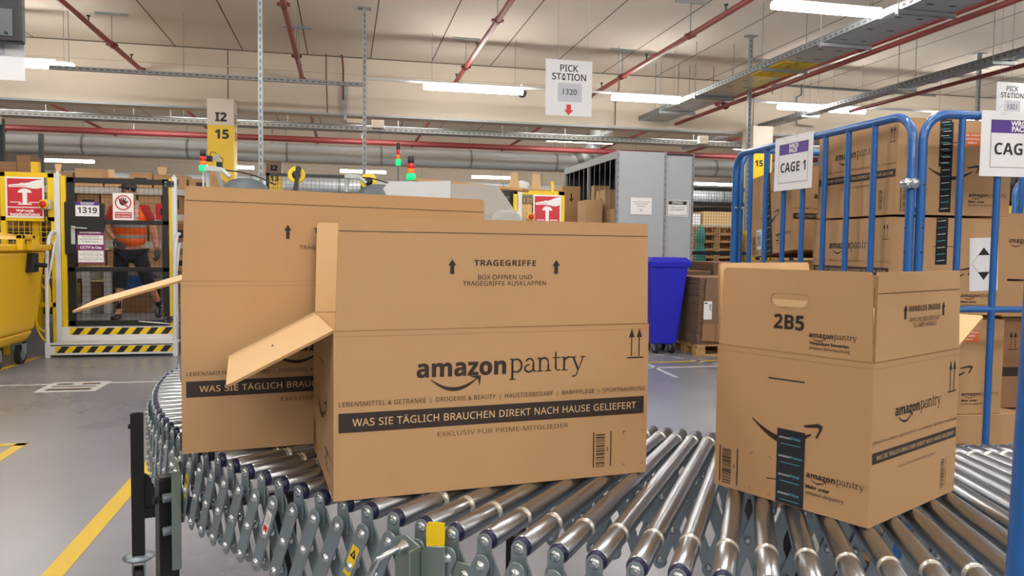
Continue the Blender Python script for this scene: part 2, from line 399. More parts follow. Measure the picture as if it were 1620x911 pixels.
for (x, y) in ((-5.3, 7.15), (-2.2, 7.15), (.9, 7.15), (8.5, 7.15), (-5.3, 2.2), (-2.2, 2.2), (.6, 2.2), (3.4, 2.2), (6.6, 2.2), (-5.3, -1.4), (-2.2, -1.4), (.6, -1.4), (3.4, -1.4), (6.6, -1.4), (-4.4, -4.6), (-1.2, -4.6), (2.0, -4.6), (5.2, -4.6), (-3, -8), (1, -8), (5, -8), (-8.5, 17.05), (-8.6, 12.1),
               (-6.8, 35), (-1.5, 35), (4.2, 35), (9.6, 35), (14.6, 35), (-14, 17.05), (16, 17.05), (14, 12),
               (-9.3, 14.82), (-6.1, 14.82), (-3.0, 14.82), (.2, 14.82), (3.4, 14.82), (6.25, 14.82), (9.4, 14.82), (-6, 23.5), (-1.2, 23.5), (3.4, 23.5), (8.4, 23.5), (13, 23.5)):  # unseen rows behind camera and beams are added to brighten cartons and far bays
    luminaire(x, y, L_, 'unseen lit tube light, in rows continued or added for more light, hidden behind a beam or out of the picture')
# thin perforated rail that carries the near row of lights
def perforated(mb, p0, p1, w, m='galv', step=0.05, dark='hole'):
    p0, p1 = Vector(p0), Vector(p1); mb.bar(p0, p1, w, w, m)
    d = p1 - p0; L = d.length; d /= L; n = int(L / step)
    side = Vector((0, -1, 0)) * (w / 2 + .001)
    v = Vector((0, -1, 0)).cross(d).normalized()
    for k in range(n):
        c = p0 + d * (step * (k + .5)); M = frame(c + side, d, -v) if False else frame(c + side, (1, 0, 0) if abs(d.x) > .5 else (0, 0, 1) if abs(d.z) > .5 else (0, 1, 0), (0, 0, 1) if abs(d.x) > .5 else (-1, 0, 0))
        mb.rect(-step * .28, -w * .18, step * .28, w * .18, dark, M, 0)
o = thing('light_rail', 'thin grey perforated rail crossing between the two hanging struts', 'rail', (-1.85, 11.96, 3.72))
k = MB(); perforated(k, (-2.15, 0, 0), (2.15, 0, 0), .055, step=.09); k.build('rail', o)
for xx in (-1.9, -.4, 1.2): MB().cyl((xx, 0, .027), (xx, 0, CEIL - 3.72), .005, 'galv', 5).build('hanging_rod', o)
k = MB().cyl((.30, 12.17, 3.86), (14, 12.17, 3.86), .022, 'white_metal', 8); tag(k.build('conduit'), 'thin white conduit running along above the near lights', 'conduit')
k = MB().cyl((-5.3, 12.17, 3.87), (-4.0, 12.17, 3.87), .02, 'white_metal', 8); tag(k.build('conduit'), 'short white conduit beside the hanging board at far left', 'conduit')
# vertical hanging struts
def hanging_strut(x, y, z0, label):
    o = thing('hanging_strut', label, 'ceiling strut', (x, y, z0))
    k = MB(); perforated(k, (0, 0, 0), (0, 0, CEIL - z0), .05, step=.08); k.build('strut', o)
    k = MB().box((-.09, -.06, CEIL - z0 - .012), (.09, .06, CEIL - z0), 'galv'); k.build('ceiling_plate', o); return o
hanging_strut(-.93, 9.3, .62, 'grey perforated strut hanging left of the thin rail, nearest of the struts')
hanging_strut(.28, 11.1, .62, 'thin grey perforated strut hanging at the right end of the rail')
hanging_strut(6.135, 11.0, 1.6, 'grey perforated strut hanging to the right of the wide cable tray')
hanging_strut(10.3, 11.0, 1.6, 'grey perforated strut hanging above the blue cage')

# sprinkler pipes
def sprinkler(x, label, y0=-6.0, y1=13.98, z=4.15, plates=(12.25, 9.68, 7.1)):
    o = thing('sprinkler_pipe', label, 'pipe', (x, y0, z), 0)
    k = MB().cyl((0, 0, 0), (0, y1 - y0, 0), .037, 'red_pipe', 12); k.cyl((0, y1 - y0 - .02, 0), (0, y1 - y0, 0), .06, 'red_dark', 12); k.build('pipe', o)
    for yp in plates:
        yy = yp - y0
        h = MB().cyl((0, yy, .03), (0, yy, CEIL - z - .03), .007, 'galv', 6); h.box((-.22, yy - .02, CEIL - z - .03), (.22, yy + .02, CEIL - z), 'galv')
        h.build('hanger', o)
        h = MB().cyl((0, yy - .05, 0), (0, yy + .05, 0), .048, 'red_dark', 12); h.box((-.075, yy - .03, -.015), (.075, yy + .03, .015), 'red_dark'); h.build('coupling', o)
    for yp in (13.3, 11.2, 8.7):
        yy = yp - y0; h = MB().cyl((0, yy, .03), (0, yy, .10), .010, 'device_black', 6); h.cyl((0, yy, .10), (0, yy, .115), .026, 'device_black', 8); h.build('sprinkler_head', o)
    return o
sprinkler(-3.27, 'red sprinkler pipe running away over the gate, ending at the beam')
sprinkler(-.70, 'red sprinkler pipe running away between the two hanging struts')
sprinkler(1.89, 'red sprinkler pipe ending above the lit tube left of the sign')
sprinkler(4.51, 'red sprinkler pipe passing behind the pick station sign')
sprinkler(7.12, 'red sprinkler pipe beyond the wide cable tray'); sprinkler(-5.87, 'red sprinkler pipe left of the gate, out of the frame')
names = {-8.47: 'leftmost', -5.87: 'second from the left', -3.27: 'third from the left', -.70: 'above the black mesh screen', 1.89: 'over the stack lights', 4.51: 'left of the grey shelving', 7.12: 'over the grey shelving', 9.75: 'behind the blue cage'}
for x, nm in names.items():
    o = thing('branch_pipe', 'short red branch pipe in the far bay under the ceiling, ' + nm, 'pipe', (x, 14.6, 4.12))
    MB().cyl((0, 0, 0), (0, 7.6, 0), .034, 'red_pipe', 8).build('pipe', o)
    k = MB().cyl((0, 4.4, 0), (0, 4.55, 0), .05, 'device_black', 8); k.cyl((0, 4.47, .0), (0, 4.47, .48), .008, 'galv', 5); k.build('hanger', o)
o = thing('main_pipe', 'long red main pipe crossing the far bay from left to right', 'pipe', (0, 18.0, 3.63))
k = MB().cyl((-14, 0, .03), (16, 0, .03), .065, 'red_dark', 12); k.build('pipe', o)
for xx in (-9, -4.4, 0.4, 5.2, 10): MB().cyl((xx, 0, .05), (xx, 0, .95), .012, 'galv', 6).build('hanger', o)
k = MB().cyl((-14, 29, 3.5), (16, 29, 3.5), .06, 'red_dark', 8); tag(k.build('main_pipe'), 'far red pipe crossing low under the last bays', 'pipe')
# ventilation duct
def duct(y, z, r, label, xa=-16, xb=20, step=2.3):
    o = thing('ventilation_duct', label, 'duct', (0, y, z)); k = MB()
    k.cyl((xa, 0, 0), (xb, 0, 0), r, 'duct', 20); k.build('duct', o)
    x = xa + .8
    while x < xb:
        h = MB().cyl((x, 0, 0), (x + .05, 0, 0), r + .018, 'galv', 20); h.cyl((x, 0, r), (x, 0, CEIL - z), .01, 'galv', 5); h.build('clamp', o); x += step
    return o
vd = duct(20.0, 3.585, .215, 'round silver duct crossing the hall behind the red main pipe')
duct(28.6, 3.45, .26, 'round silver duct farther back, under the far beam', step=3)
k = MB().tube([(5.9, 0, 0), (6.25, -.05, .12), (6.5, -.12, .38), (6.6, -.2, .7), (6.62, -.25, 1.0)], .2, 'duct', 14); k.build('elbow', vd)
for q in ((6.1, -.03, .05, 6.25, -.05, .12), (6.37, -.08, .22, 6.42, -.1, .30), (6.54, -.14, .48, 6.57, -.17, .58)): MB().cyl(q[:3], q[3:], .215, 'galv', 14).build('band', vd)
# cable trays running away from the camera
def tray_y(name, x, w, z, y0, y1, label, cross, h=.07):
    o = thing(name, label, 'cable tray', (x, y0, z)); k = MB(); L = y1 - y0
    k.box((0, 0, 0), (w, L, .004), 'tray_steel'); k.box((0, 0, 0), (.004, L, h), 'galv'); k.box((w - .004, 0, 0), (w, L, h), 'galv')
    k.box((-.015, 0, h - .004), (0, L, h), 'galv'); k.box((w, 0, h - .004), (w + .015, L, h), 'galv')
    n = int(L / .1)
    for j in range(n):
        for F, ww in ((frame((-.001, j * .1, 0), (0, -1, 0), (0, 0, 1)), .06),): k.rect(-.08, .02, -.03, .045, 'hole', F, .0005)
    for j in range(int(L / .45)):
        for q in range(2): k.rect(.12 + q * w * .45, -j * .45 - .1, .2 + q * w * .45, -j * .45 - .07, 'joint', frame((0, 0, -.001), (1, 0, 0), (0, -1, 0)), 0)
    k.build('tray', o)
    for yc in cross:
        c = MB().box((-.05, yc - y0 - .02, -.045), (w + .06, yc - y0 + .02, -.003), 'galv')
        c.build('cross_bar', o)
        for xx in (-.03, w + .04): MB().cyl((xx, yc - y0, -.06), (xx, yc - y0, CEIL - z), .006, 'galv', 5).build('hanging_rod', o)
    for j, xx in enumerate((.1, .17, .26, .33)):
        MB().cyl((min(xx, w - .05), .1, .02), (min(xx, w - .05), L - .1, .02), .013, 'device_black', 6).build('cable', o)
    return o
tray_y('cable_tray', 5.50, .58, 3.75, 3.0, 16.9, 'wide galvanised cable tray running away from the top right corner', (5.0, 6.9, 8.2, 9.5, 11.5, 12.9, 15))
k = MB().box((5.55, 9.12, 3.738), (6.06, 9.95, 3.748), 'column_yellow')  # yellow reflection in the tray bottom, put in as a coloured plate
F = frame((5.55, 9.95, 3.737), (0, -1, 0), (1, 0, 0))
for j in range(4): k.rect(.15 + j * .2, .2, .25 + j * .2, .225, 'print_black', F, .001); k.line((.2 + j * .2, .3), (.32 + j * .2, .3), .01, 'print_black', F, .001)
tag(k.build('tray_reflection'), 'yellow reflection with dark marks, made as a coloured plate under the wide tray', 'painted reflection')
k = MB().cyl((6.22, 3, 3.70), (6.22, 13.9, 3.70), .032, 'red_pipe', 10); tag(k.build('sprinkler_pipe'), 'red pipe running along the right side of the wide tray', 'pipe')
tray_y('cable_tray', 8.0, .22, 3.72, 5.0, 17.5, 'narrow cable tray at the right, above the blue cage', (6.6, 8.3, 10.0, 12.4, 14.8))
k = MB().cyl((8.335, 5, 3.66), (8.335, 11.6, 3.66), .03, 'red_pipe', 10); tag(k.build('sprinkler_pipe'), 'red pipe under the right side of the narrow tray', 'pipe')
# trays and conduits crossing under the beam
o = thing('cable_tray', 'long perforated cable tray crossing under the beam from the left', 'cable tray', (0, 14.75, 3.44))
k = MB().box((-12, 0, 0), (12, .3, .004), 'galv'); k.box((-12, 0, 0), (12, .004, .075), 'galv'); k.box((-12, .296, 0), (12, .3, .075), 'galv')
F = frame((-12, -.001, 0), (1, 0, 0), (0, 0, 1))
for j in range(240): k.rect(j * .1 + .02, .022, j * .1 + .07, .05, 'hole', F, 0)
k.build('tray', o)
for xx in range(-11, 12, 2): MB().cyl((xx, .0, 0), (xx, .0, 1.1), .007, 'galv', 5).build('hanging_rod', o)
for j in range(3): MB().cyl((-12, .06 + j * .08, .09), (12, .06 + j * .08, .09), .018, 'beige_metal' if j else 'device_grey', 6).build('cable', o)
k = MB().box((-14, 13.93, 3.57), (14, 13.99, 3.605), 'galv'); tag(k.build('conduit'), 'thin grey conduit along the lower edge of the near beam', 'conduit')
for (px, py, w, h, lab) in ((563, 191, .33, .11, 'flat grey junction box beside the thin strut, under the beam'), (598, 196, .22, .16, 'square grey junction box right of the thin strut, under the beam'), (1112, 222, .2, .15, 'grey junction box right of the foot of the wide tray')):
    p = at(px, py, 14.698); o = thing('junction_box', lab, 'junction box', (p.x, p.y, p.z))
    MB().box((-w / 2, -.05, -h / 2), (w / 2, .05, h / 2), 'beige_metal').build('body', o, bevel=.01)
    k = MB()
    for j in range(4): k.cyl((-w * .4 + j * w * .25, 0, h / 2), (-w * .4 + j * w * .25, 0, h / 2 + .05), .012, 'device_grey', 6)
    k.build('cable_gland', o)
# thin drop cables on the beam
def cable(pts, lab, m='red_dark', r=.012, Y=13.9): tag(MB().tube([at(x, y, Y) for x, y in pts], r, m, 6).build('drop_cable'), lab, 'cable')
cable([(509, -6), (512, 30), (516, 78), (516, 120), (518, 178)], 'thin red-brown cable straight down the beam between the struts', r=.010)
cable([(517, 79), (532, 80), (541, 88), (543, 110), (543, 158)], 'thin red-brown cable curving down beside the thin strut', r=.014)
cable([(980, 126), (979, 142), (974, 150), (973, 198)], 'thin red cable dropping behind the lit tube by the sign', r=.01)
k = MB().bar(at(548, 130, 13.9), at(546, 190, 13.9), .05, .05, 'galv'); tag(k.build('drop_conduit'), 'short grey trunking on the beam left of the thin strut', 'conduit')
k = MB()
for a, b in (((1222, 148), (1222, 134)), ((1222, 134), (1269, 138)), ((1268, 110), (1268, 150)), ((1268, 150), (1260, 154)), ((1260, 154), (1260, 197)), ((1260, 197), (1286, 200)), ((1269, 138), (1480, 152))):
    k.bar(at(*a, 13.9), at(*b, 13.9), .02, .02, 'device_grey')
tag(k.build('conduit'), 'thin dark stepped conduit on the beam above the blue cage', 'conduit')
for (px, py, lab) in ((826, 147, 'small black dome camera beside the lit tube left of the sign'), (1148, 166, 'small black dome camera right of the wide tray')):
    p = at(px, py, 12.25); o = thing('dome_camera', lab, 'camera', p)
    MB().lathe([(.001, -.08), (.05, -.06), (.07, -.02), (.075, .01), (.075, .03)], 'device_black', 14).build('dome', o); MB().cyl((0, 0, .03), (0, 0, .14), .03, 'white_metal', 10).build('mount', o)
k = MB()
for px, py0, py1 in ((862, 118, 228), (865, 118, 190), (900, 94, 180), (1035, 88, 160), (1090, 58, 165)):
    pass
for (px, a, b, lab) in ((1036, 88, 180, 'first'), (1072, 90, 178, 'second'), (1090, 58, 168, 'third'), (1128, 57, 152, 'fourth'), (1158, 20, 140, 'fifth')):
    p = at(px, b, 13.0); tag(MB().cyl(p, (p.x, p.y, CEIL), .006, 'device_grey', 5).build('hanging_wire'), 'thin dark hanging wire left of the wide tray, %s from the sign' % lab, 'wire')
# suspended pick station signs
def pick_sign(cx, y, z0, w, h, number, label, grp=None):
    o = thing('pick_station_sign', label, 'sign', (cx, y, z0)); M = frame((-w / 2, -.002, 0), (1, 0, 0), (0, 0, 1))
    k = MB().box((-w / 2, -.002, 0), (w / 2, .002, h), 'paper'); s = w / .45
    k.text('PICK', w / 2, h - .105 * s, .175 * s, 'print_black', M, 'sr', z=.002, center=True, bold=.018)
    k.text('STATION', w / 2, h - .185 * s, .33 * s, 'print_black', M, 'sr', z=.002, center=True, bold=.018)
    k.rect(w * .26, h - .385 * s, w * .78, h - .215 * s, 'paper_grey', M, .001)
    k.text(number, w * .52, h - .32 * s, .135 * s, 'print_black', M, 'sr', z=.003, center=True)
    cxx, b = w / 2, h - .51 * s
    k.poly([(cxx, b), (cxx + .045 * s, b + .05 * s), (cxx + .023 * s, b + .05 * s), (cxx + .023 * s, b + .1 * s), (cxx - .023 * s, b + .1 * s), (cxx - .023 * s, b + .05 * s), (cxx - .045 * s, b + .05 * s)], 'print_red', M, .002)
    k.build('sheet', o)
    for sx in (grp or (-.25, .4)): MB().cyl((sx * w, 0, h), (sx * w, 0, CEIL - z0), .0015, 'galv', 4).build('hanging_wire', o)
    return o
pick_sign(2.053, 7.0, 2.535, .45, .515, '1320', 'white pick station 1320 sign with red arrow, hanging in the middle')
pick_sign(7.98, 8.0, 2.87, .45, .515, '1321', 'white pick station sign hanging at the right, behind the blue cage', (-.4, -.05))
p = at(40, 128, 4.67)
pick_sign(p.x - .215, 4.67, p.z, .43, .50, '1319', 'white pick station sheet hanging at the far left, under the dark unit')
q = at(38, 70, 4.6)
o = thing('hanging_terminal', 'dark hanging terminal covering the top of the left sign', 'terminal', (q.x - .5, 4.6, q.z))
MB().box((0, -.03, 0), (.5, .03, .62), 'device_black').build('casing', o, bevel=.01); MB().box((.36, -.036, .03), (.46, -.03, .17), 'device_grey').build('cover', o)
MB().cyl((.43, -.045, .045), (.43, -.03, .045), .008, 'print_black', 8).build('button', o)
for xx in (.05, .45): MB().cyl((xx, 0, .62), (xx, 0, CEIL - q.z), .006, 'galv', 5).build('hanging_rod', o)

# ------------------------------------------------------------------ flexible roller conveyor
TC = (1.57, 2.725); RI, RO, RR = 1.29, 2.088, 0.0163; ZR = 0.8705 - RR; STEP = 1.60
conv = thing('roller_conveyor', 'curved extendable steel roller conveyor on black legs carrying the three open cartons', 'conveyor', (TC[0], TC[1], 0))
def lathe_x(mb, prof, m, n=16):
    vs = [(x, r * math.cos(2 * math.pi * k / n), ZR + r * math.sin(2 * math.pi * k / n)) for x, r in prof for k in range(n)]
    mb.add(vs, [(i * n + (k + 1) % n, i * n + k, (i + 1) * n + k, (i + 1) * n + (k + 1) % n)[::-1] for i in range(len(prof) - 1) for k in range(n)], m, True)
    mb.add(vs, [tuple(range(n)), tuple(range((len(prof) - 1) * n, len(prof) * n))], m)
def make_roller():
    k = MB(); g0, g1 = RI + .055, RO - .115
    lathe_x(k, [(RI, RR - .002), (RI + .002, RR), (g0, RR)], 'roller_steel', 24)
    lathe_x(k, [(g0, RR - .0002), (g0 + .002, RR + .0008), (g0 + .004, RR - .002), (g0 + .008, RR - .002), (g0 + .010, RR + .0008), (g0 + .012, RR)], 'groove', 24)
    lathe_x(k, [(g0 + .012, RR), (g1, RR)], 'roller_steel', 24)
    lathe_x(k, [(g1, RR), (g1 + .002, RR + .0008), (g1 + .004, RR - .0025), (g1 + .009, RR - .0025), (g1 + .011, RR + .0008), (g1 + .013, RR)], 'groove', 24)
    lathe_x(k, [(g1 + .013, RR), (RO - .002, RR), (RO, RR - .002)], 'roller_steel', 24)
    return k.build('roller', conv)
def make_caps(par):
    k = MB(); lathe_x(k, [(RO, RR - .0012), (RO + .006, RR - .0012), (RO + .010, RR - .004)], 'navy', 20)
    return k.build('end_cap', par)
def make_bracket(par):
    k = MB()
    for x, sgn in ((RO + .013, 1), (RI - .016, -1)):
        pts = [(.0125 * math.cos(R(a)), ZR + .0125 * math.sin(R(a))) for a in range(0, 181, 15)] + [(-.0125, ZR - .048), (.0125, ZR - .048)]
        k.prism(pts, 'zinc', frame((x - .0015, 0, 0), (0, 1, 0), (0, 0, 1)), .003)
        if sgn > 0:
            lathe_x(k, [(x + .0015, .0088), (x + .003, .0082), (x + .0045, .005), (x + .005, .001)], 'bolt', 12); lathe_x(k, [(x + .005, .0045), (x + .0065, .003)], 'zinc', 6)
            k.cyl((x + .0016, 0, ZR - .036), (x + .0022, 0, ZR - .036), .002, 'print_black', 6)
    k.cyl((RI - .02, 0, ZR), (RO + .012, 0, ZR), .004, 'black_metal', 6)
    return k.build('bracket', par)
rol0 = make_roller(); cap0 = make_caps(rol0); br0 = make_bracket(rol0)
angles = [176.8 + STEP * i for i in range(78)]
def bulge(a): return .048 * max(0.0, min(1.0, (222 - a) / 42))
def place_roller(a, off=0.0, first=False):
    M = T(0, off, 0) @ Matrix.Rotation(R(a), 4, 'Z') @ T(bulge(a), 0, 0)
    if first: rol0.matrix_basis = M; return rol0
    r = rol0.copy(); COL.objects.link(r); r.parent = conv; r.matrix_basis = M
    for ch in (cap0, br0): c = ch.copy(); COL.objects.link(c); c.parent = r
    return r
for i, a in enumerate(angles): place_roller(a, first=(i == 0))
for j in range(1, 7): place_roller(176.8 - j * .45, .058 * j)
# scissor links: bar A slants up to the right in front, bar B crosses behind it
ZT, ZB = 0.821, 0.696
RS = RO + .019
chord = 2 * RS * math.sin(R(STEP) / 2)
def make_bar(sgn, y0, w=.0145):
    k = MB(); hx = chord / 2 * sgn; d = Vector((2 * hx, ZT - ZB)); L = d.length; d /= L; n = Vector((-d.y, d.x))
    b = Vector((-hx, -(ZT - ZB) / 2))
    def stad(w, e):
        p0, p1 = b - d * e, b + d * (L + e)
        out = []
        for c, a0 in ((p1, 0), (p0, 180)):
            for a in range(-90, 91, 18):
                q = R(a + a0); out.append(c + d * (w * math.cos(q)) + n * (w * math.sin(q)))
        return [(p.x, p.y) for p in out]
    F = frame((0, y0, 0), (1, 0, 0), (0, 0, 1))                     # normal points to -Y (outwards)
    k.prism(stad(w, .004), 'zinc', F, .0032)
    for q in (b, b + d * L * .5, b + d * L):
        Q = F @ T(q.x, q.y, .0032)
        k.lathe([(.0088, 0), (.0088, .001), (.0068, .002), (.006, .0045), (.003, .0055)], 'bolt', 10, Q)
    return k
barA = make_bar(1, -.004).build('scissor_bar', conv, bevel=.0006, seg=1); barB = make_bar(-1, .013, .0165).build('scissor_bar', conv, bevel=.0006, seg=1)
def bar_matrix(a_mid, r, off=0.0):
    r += bulge(a_mid); a = R(a_mid); rot = a + math.pi / 2                              # local -Y must point outwards (away from the turn centre)
    return T(r * math.cos(a), r * math.sin(a) + off, (ZT + ZB) / 2) @ Matrix.Rotation(rot, 4, 'Z')
first = {'A': True, 'B': True}; bars = []
SKIP = []
def place_bar(which, a, r, off=0.0):
    o = barA if which == 'A' else barB
    if first[which]: first[which] = False
    else: o = o.copy(); COL.objects.link(o); o.parent = conv
    o.matrix_basis = bar_matrix(a, r, off); return o
for i in range(41):
    a = angles[i] + STEP / 2
    bars.append((a, place_bar('A', a, RS))); place_bar('B', a, RS)
for j in range(1, 5): place_bar('A', 176.8 - j * .45, RS, .058 * j - .03)
for i in range(46, 62):                                             # inner links seen between the rollers on the right
    o = barA.copy(); COL.objects.link(o); o.parent = conv; a = R(angles[i] + STEP / 2)
    o.matrix_basis = T((RI - .02) * math.cos(a), (RI - .02) * math.sin(a), (ZT + ZB) / 2) @ Matrix.Rotation(a - math.pi / 2, 4, 'Z')
link = MB(); _mi = make_bar(1, 0); _mj = make_bar(-1, .006)           # the middle and inner scissor sets, hardly told apart under the rollers
for rr_, rng in ((RI - .02, [i for i in range(78) if not 46 <= i < 62]), (1.66, range(0, 78))):
    f_ = rr_ / RS
    for i in rng:
        a = angles[i] + STEP / 2; L = T((rr_ + bulge(a)) * math.cos(R(a)), (rr_ + bulge(a)) * math.sin(R(a)), (ZT + ZB) / 2) @ Matrix.Rotation(R(a) + math.pi / 2, 4, 'Z') @ Matrix.Diagonal((f_, 1, 1, 1))
        for src in (_mi, _mj):
            b0 = len(link.v); link.v += [tuple(L @ Vector(p)) for p in src.v]; link.f += [tuple(b0 + q for q in f) for f in src.f]; link.m += ['zinc' if q != 'bolt' else 'bolt' for q in src.m]; link.sm += src.sm
link.build('inner_links', conv, kind='stuff')
def pix(p):
    c = RW.T @ (np.array(p) - CAM); return CX + FPX * c[0] / c[2]
def ang(px, r, z):                                       # angle round the turn at which radius r is seen at picture column px, on the near side
    return min((204 + .1 * i for i in range(420)), key=lambda a: abs(pix((TC[0] + (r + bulge(a)) * math.cos(R(a)), TC[1] + (r + bulge(a)) * math.sin(R(a)), z)) - px))
def near_bar(px, py):
    a = ang(px, RS, (ZT + ZB) / 2); return min(bars, key=lambda t: abs(t[0] - a))[1]
_hx = chord / 2
_d = Vector((2 * _hx, ZT - ZB)).normalized()
def bar_label(par, m, s0, s1, marks):
    k = MB(); b = Vector((-_hx, -(ZT - ZB) / 2)); c = b + _d * ((s0 + s1) / 2); L = (s1 - s0)
    u = _d; v = Vector((-_d.y, _d.x)); F = frame((0, -.0074, 0), (1, 0, 0), (0, 0, 1)) @ Matrix(((u.x, v.x, 0, c.x), (u.y, v.y, 0, c.y), (0, 0, 1, 0), (0, 0, 0, 1)))
    k.rect(-L / 2, -.0085, L / 2, .0085, m, F, .0002)
    if marks == 'warn':
        k.poly([(L * .12, .007), (L * .12, -.007), (L * .40, 0)], 'print_black', F, .0005)
        k.line((L * .17, 0), (L * .29, 0), .0022, 'yellow', F, .0008)
        for aa in (20, 75, 130): k.line((-L * .26 - .007 * math.cos(R(aa)), -.007 * math.sin(R(aa))), (-L * .26 + .007 * math.cos(R(aa)), .007 * math.sin(R(aa))), .0018, 'print_black', F, .0005)
    else:
        for j in range(4): k.line((-L * .05 , -.005 + j * .003), (L * .38, -.005 + j * .003), .0008, 'ink_soft', F, .0005)
        k.rect(-L * .42, -.006, -L * .15, .006, 'print_red', F, .0005)
    o = k.build('warning_label' if marks == 'warn' else 'maker_label', par); o['label'] = 'yellow warning sticker with black symbols' if marks == 'warn' else 'white sticker with a red mark'
for (px, py) in ((560, 868), (736, 905), (306, 762)): bar_label(near_bar(px, py), 'yellow', .052, .112, 'warn')
bar_label(near_bar(428, 830), 'paper', .072, .122, 'maker')
# joint plate with handle and yellow tag at the front, green-zinc plates, side handle far left
def radial(a, r, z=0): return (r * math.cos(R(a)), r * math.sin(R(a)), z)
def plate_frame(a, r): 
    o = radial(a, r); t = (-math.sin(R(a)), math.cos(R(a)), 0); return frame(o, t, (0, 0, 1))       # u tangential, v up, normal outward
aj = ang(668, RO + .03, .80)
F = plate_frame(aj, RO + .030 + bulge(aj))
k = MB(); k.prism([(-.052, .56), (-.004, .56), (-.004, .833), (-.030, .846), (-.052, .838)], 'zinc_green', F, .004)
k.prism([(-.004, .56), (-.001, .56), (-.001, .833), (-.004, .833)], 'zinc_green', F, .03)
k.prism([(.0, .56), (.045, .56), (.045, .842), (.012, .836), (.0, .825)], 'zinc_green', F, .004)
k.prism([(.05, .60), (.098, .60), (.098, .806), (.088, .818), (.05, .818)], 'zinc_green', F @ T(0, 0, -.012), .003)
k.build('joint_plate', conv, bevel=.001, seg=1)
for (u, v) in ((.075, .80), (.066, .74), (.02, .66)): MB().lathe([(.009, 0), (.009, .002), (.006, .005), (.003, .006)], 'bolt', 10, F @ T(u, v, -.008 if u > .05 else .004)).build('bolt', conv)
h = MB(); pts = [F @ Vector(p) for p in ((-.034, .825, .004), (-.036, .826, .025), (-.052, .815, .042), (-.062, .79, .048), (-.064, .74, .048), (-.064, .60, .048))]
h.tube(pts, .0055, 'bolt', 10); h.lathe([(.012, 0), (.009, .008), (.006, .014)], 'bolt', 10, F @ T(-.034, .825, .004)); h.build('handle', conv)
k = MB(); G = F @ T(.006, .832, -.005)
k.prism([(0, 0), (.034, .003), (.034, .044), (.004, .040), (0, .034)], 'yellow', G, .004); k.prism([(.004, -.012), (.034, -.009), (.034, .006), (.004, .004)], 'yellow', G @ T(0, 0, .004), .003)
o = k.build('locking_tab', conv, bevel=.001); o['label'] = 'yellow plastic tab'
a2 = 205.2; F2 = plate_frame(a2, RO + .03 + bulge(a2))
k = MB(); k.prism([(-.032, .58), (.03, .58), (.03, .80), (.02, .818), (-.015, .822), (-.032, .80)], 'zinc_green', F2, .004)
k.prism([(.03, .58), (.033, .58), (.033, .80), (.03, .80)], 'zinc_green', F2, .02); k.build('joint_plate', conv, bevel=.001, seg=1)
for (u, v) in ((-.018, .80), (.016, .795), (.016, .72), (.0, .64), (.016, .60)): MB().lathe([(.009, 0), (.009, .003), (.006, .007), (.003, .009)], 'bolt', 10, F2 @ T(u, v, .004)).build('bolt', conv)
for v in (.735, .66): MB().cyl(F2 @ Vector((.0, v, .004)), F2 @ Vector((.0, v, .03)), .010, 'zinc', 10).build('spacer', conv)
ph = atz(270, 572, .93)
k = MB(); e = Vector((ph.x - TC[0], ph.y - TC[1], 0))
k.tube([e + Vector(q) for q in ((-.055, 0, -.09), (-.055, 0, .045), (-.05, 0, .055), (-.04, 0, .058), (.03, 0, .058))], .008, 'zinc', 8); k.build('handle', conv); MB().box((e.x + .031, e.y - .02, .80), (e.x + .06, e.y + .02, .955), 'zinc').build('handle_plate', conv)
# legs
def leg(px, ptop, D, top, s, caster=True, rz=0.0, Y=None):
    p = Vector(CAM + ray(px, ptop) * (D / FPX)); x, y = p.x - TC[0], p.y - TC[1]
    k = MB(); L = Matrix.Translation((x, y, 0)) @ Matrix.Rotation(rz, 4, 'Z')
    k.box((-s / 2, -s / 2, .155), (s / 2, s / 2, p.z), 'black_metal', L)
    k.box((-s / 2 + .004, -s / 2 + .004, p.z), (s / 2 - .004, s / 2 - .004, p.z + .003), 'device_black', L)
    k.cyl(L @ Vector((-s / 2 - .008, 0, p.z - .05)), L @ Vector((-s / 2, 0, p.z - .05)), .009, 'rubber', 10)
    lg = k.build('leg', conv, bevel=.003)
    c = MB(); c.lathe([(.045, .140), (.055, .146), (.055, .152), (.02, .160)], 'zinc', 16, L)
    c.box((-.022, -.05, .03), (-.018, .03, .142), 'zinc', L); c.box((.018, -.05, .03), (.022, .03, .142), 'zinc', L)
    c.cyl(L @ Vector((-.015, -.02, .06)), L @ Vector((.015, -.02, .06)), .06, 'rubber', 20); c.cyl(L @ Vector((-.017, -.02, .06)), L @ Vector((.017, -.02, .06)), .042, 'navy', 16)
    c.build('caster', lg); return L
LA = leg(216.5, 652, 2.80, .69, .043, rz=.2)
LB = leg(263.5, 754, 1.75, .64, .042, rz=.43)
pa, pb = LA @ Vector((0, 0, 0)), LB @ Vector((0, 0, 0))
k = MB(); pb = pa + Vector((.85, .22, 0)); k.bar((pa.x, pa.y, .31), (pb.x, pb.y, .31), .03, .035, 'black_metal')
dd = (pb - pa).normalized(); Fg = frame((pa.x, pa.y, 0), dd, (0, 0, 1)); k.prism([(.02, .32), (.22, .32), (.02, .46)], 'black_metal', Fg, .006); k.build('brace', conv)
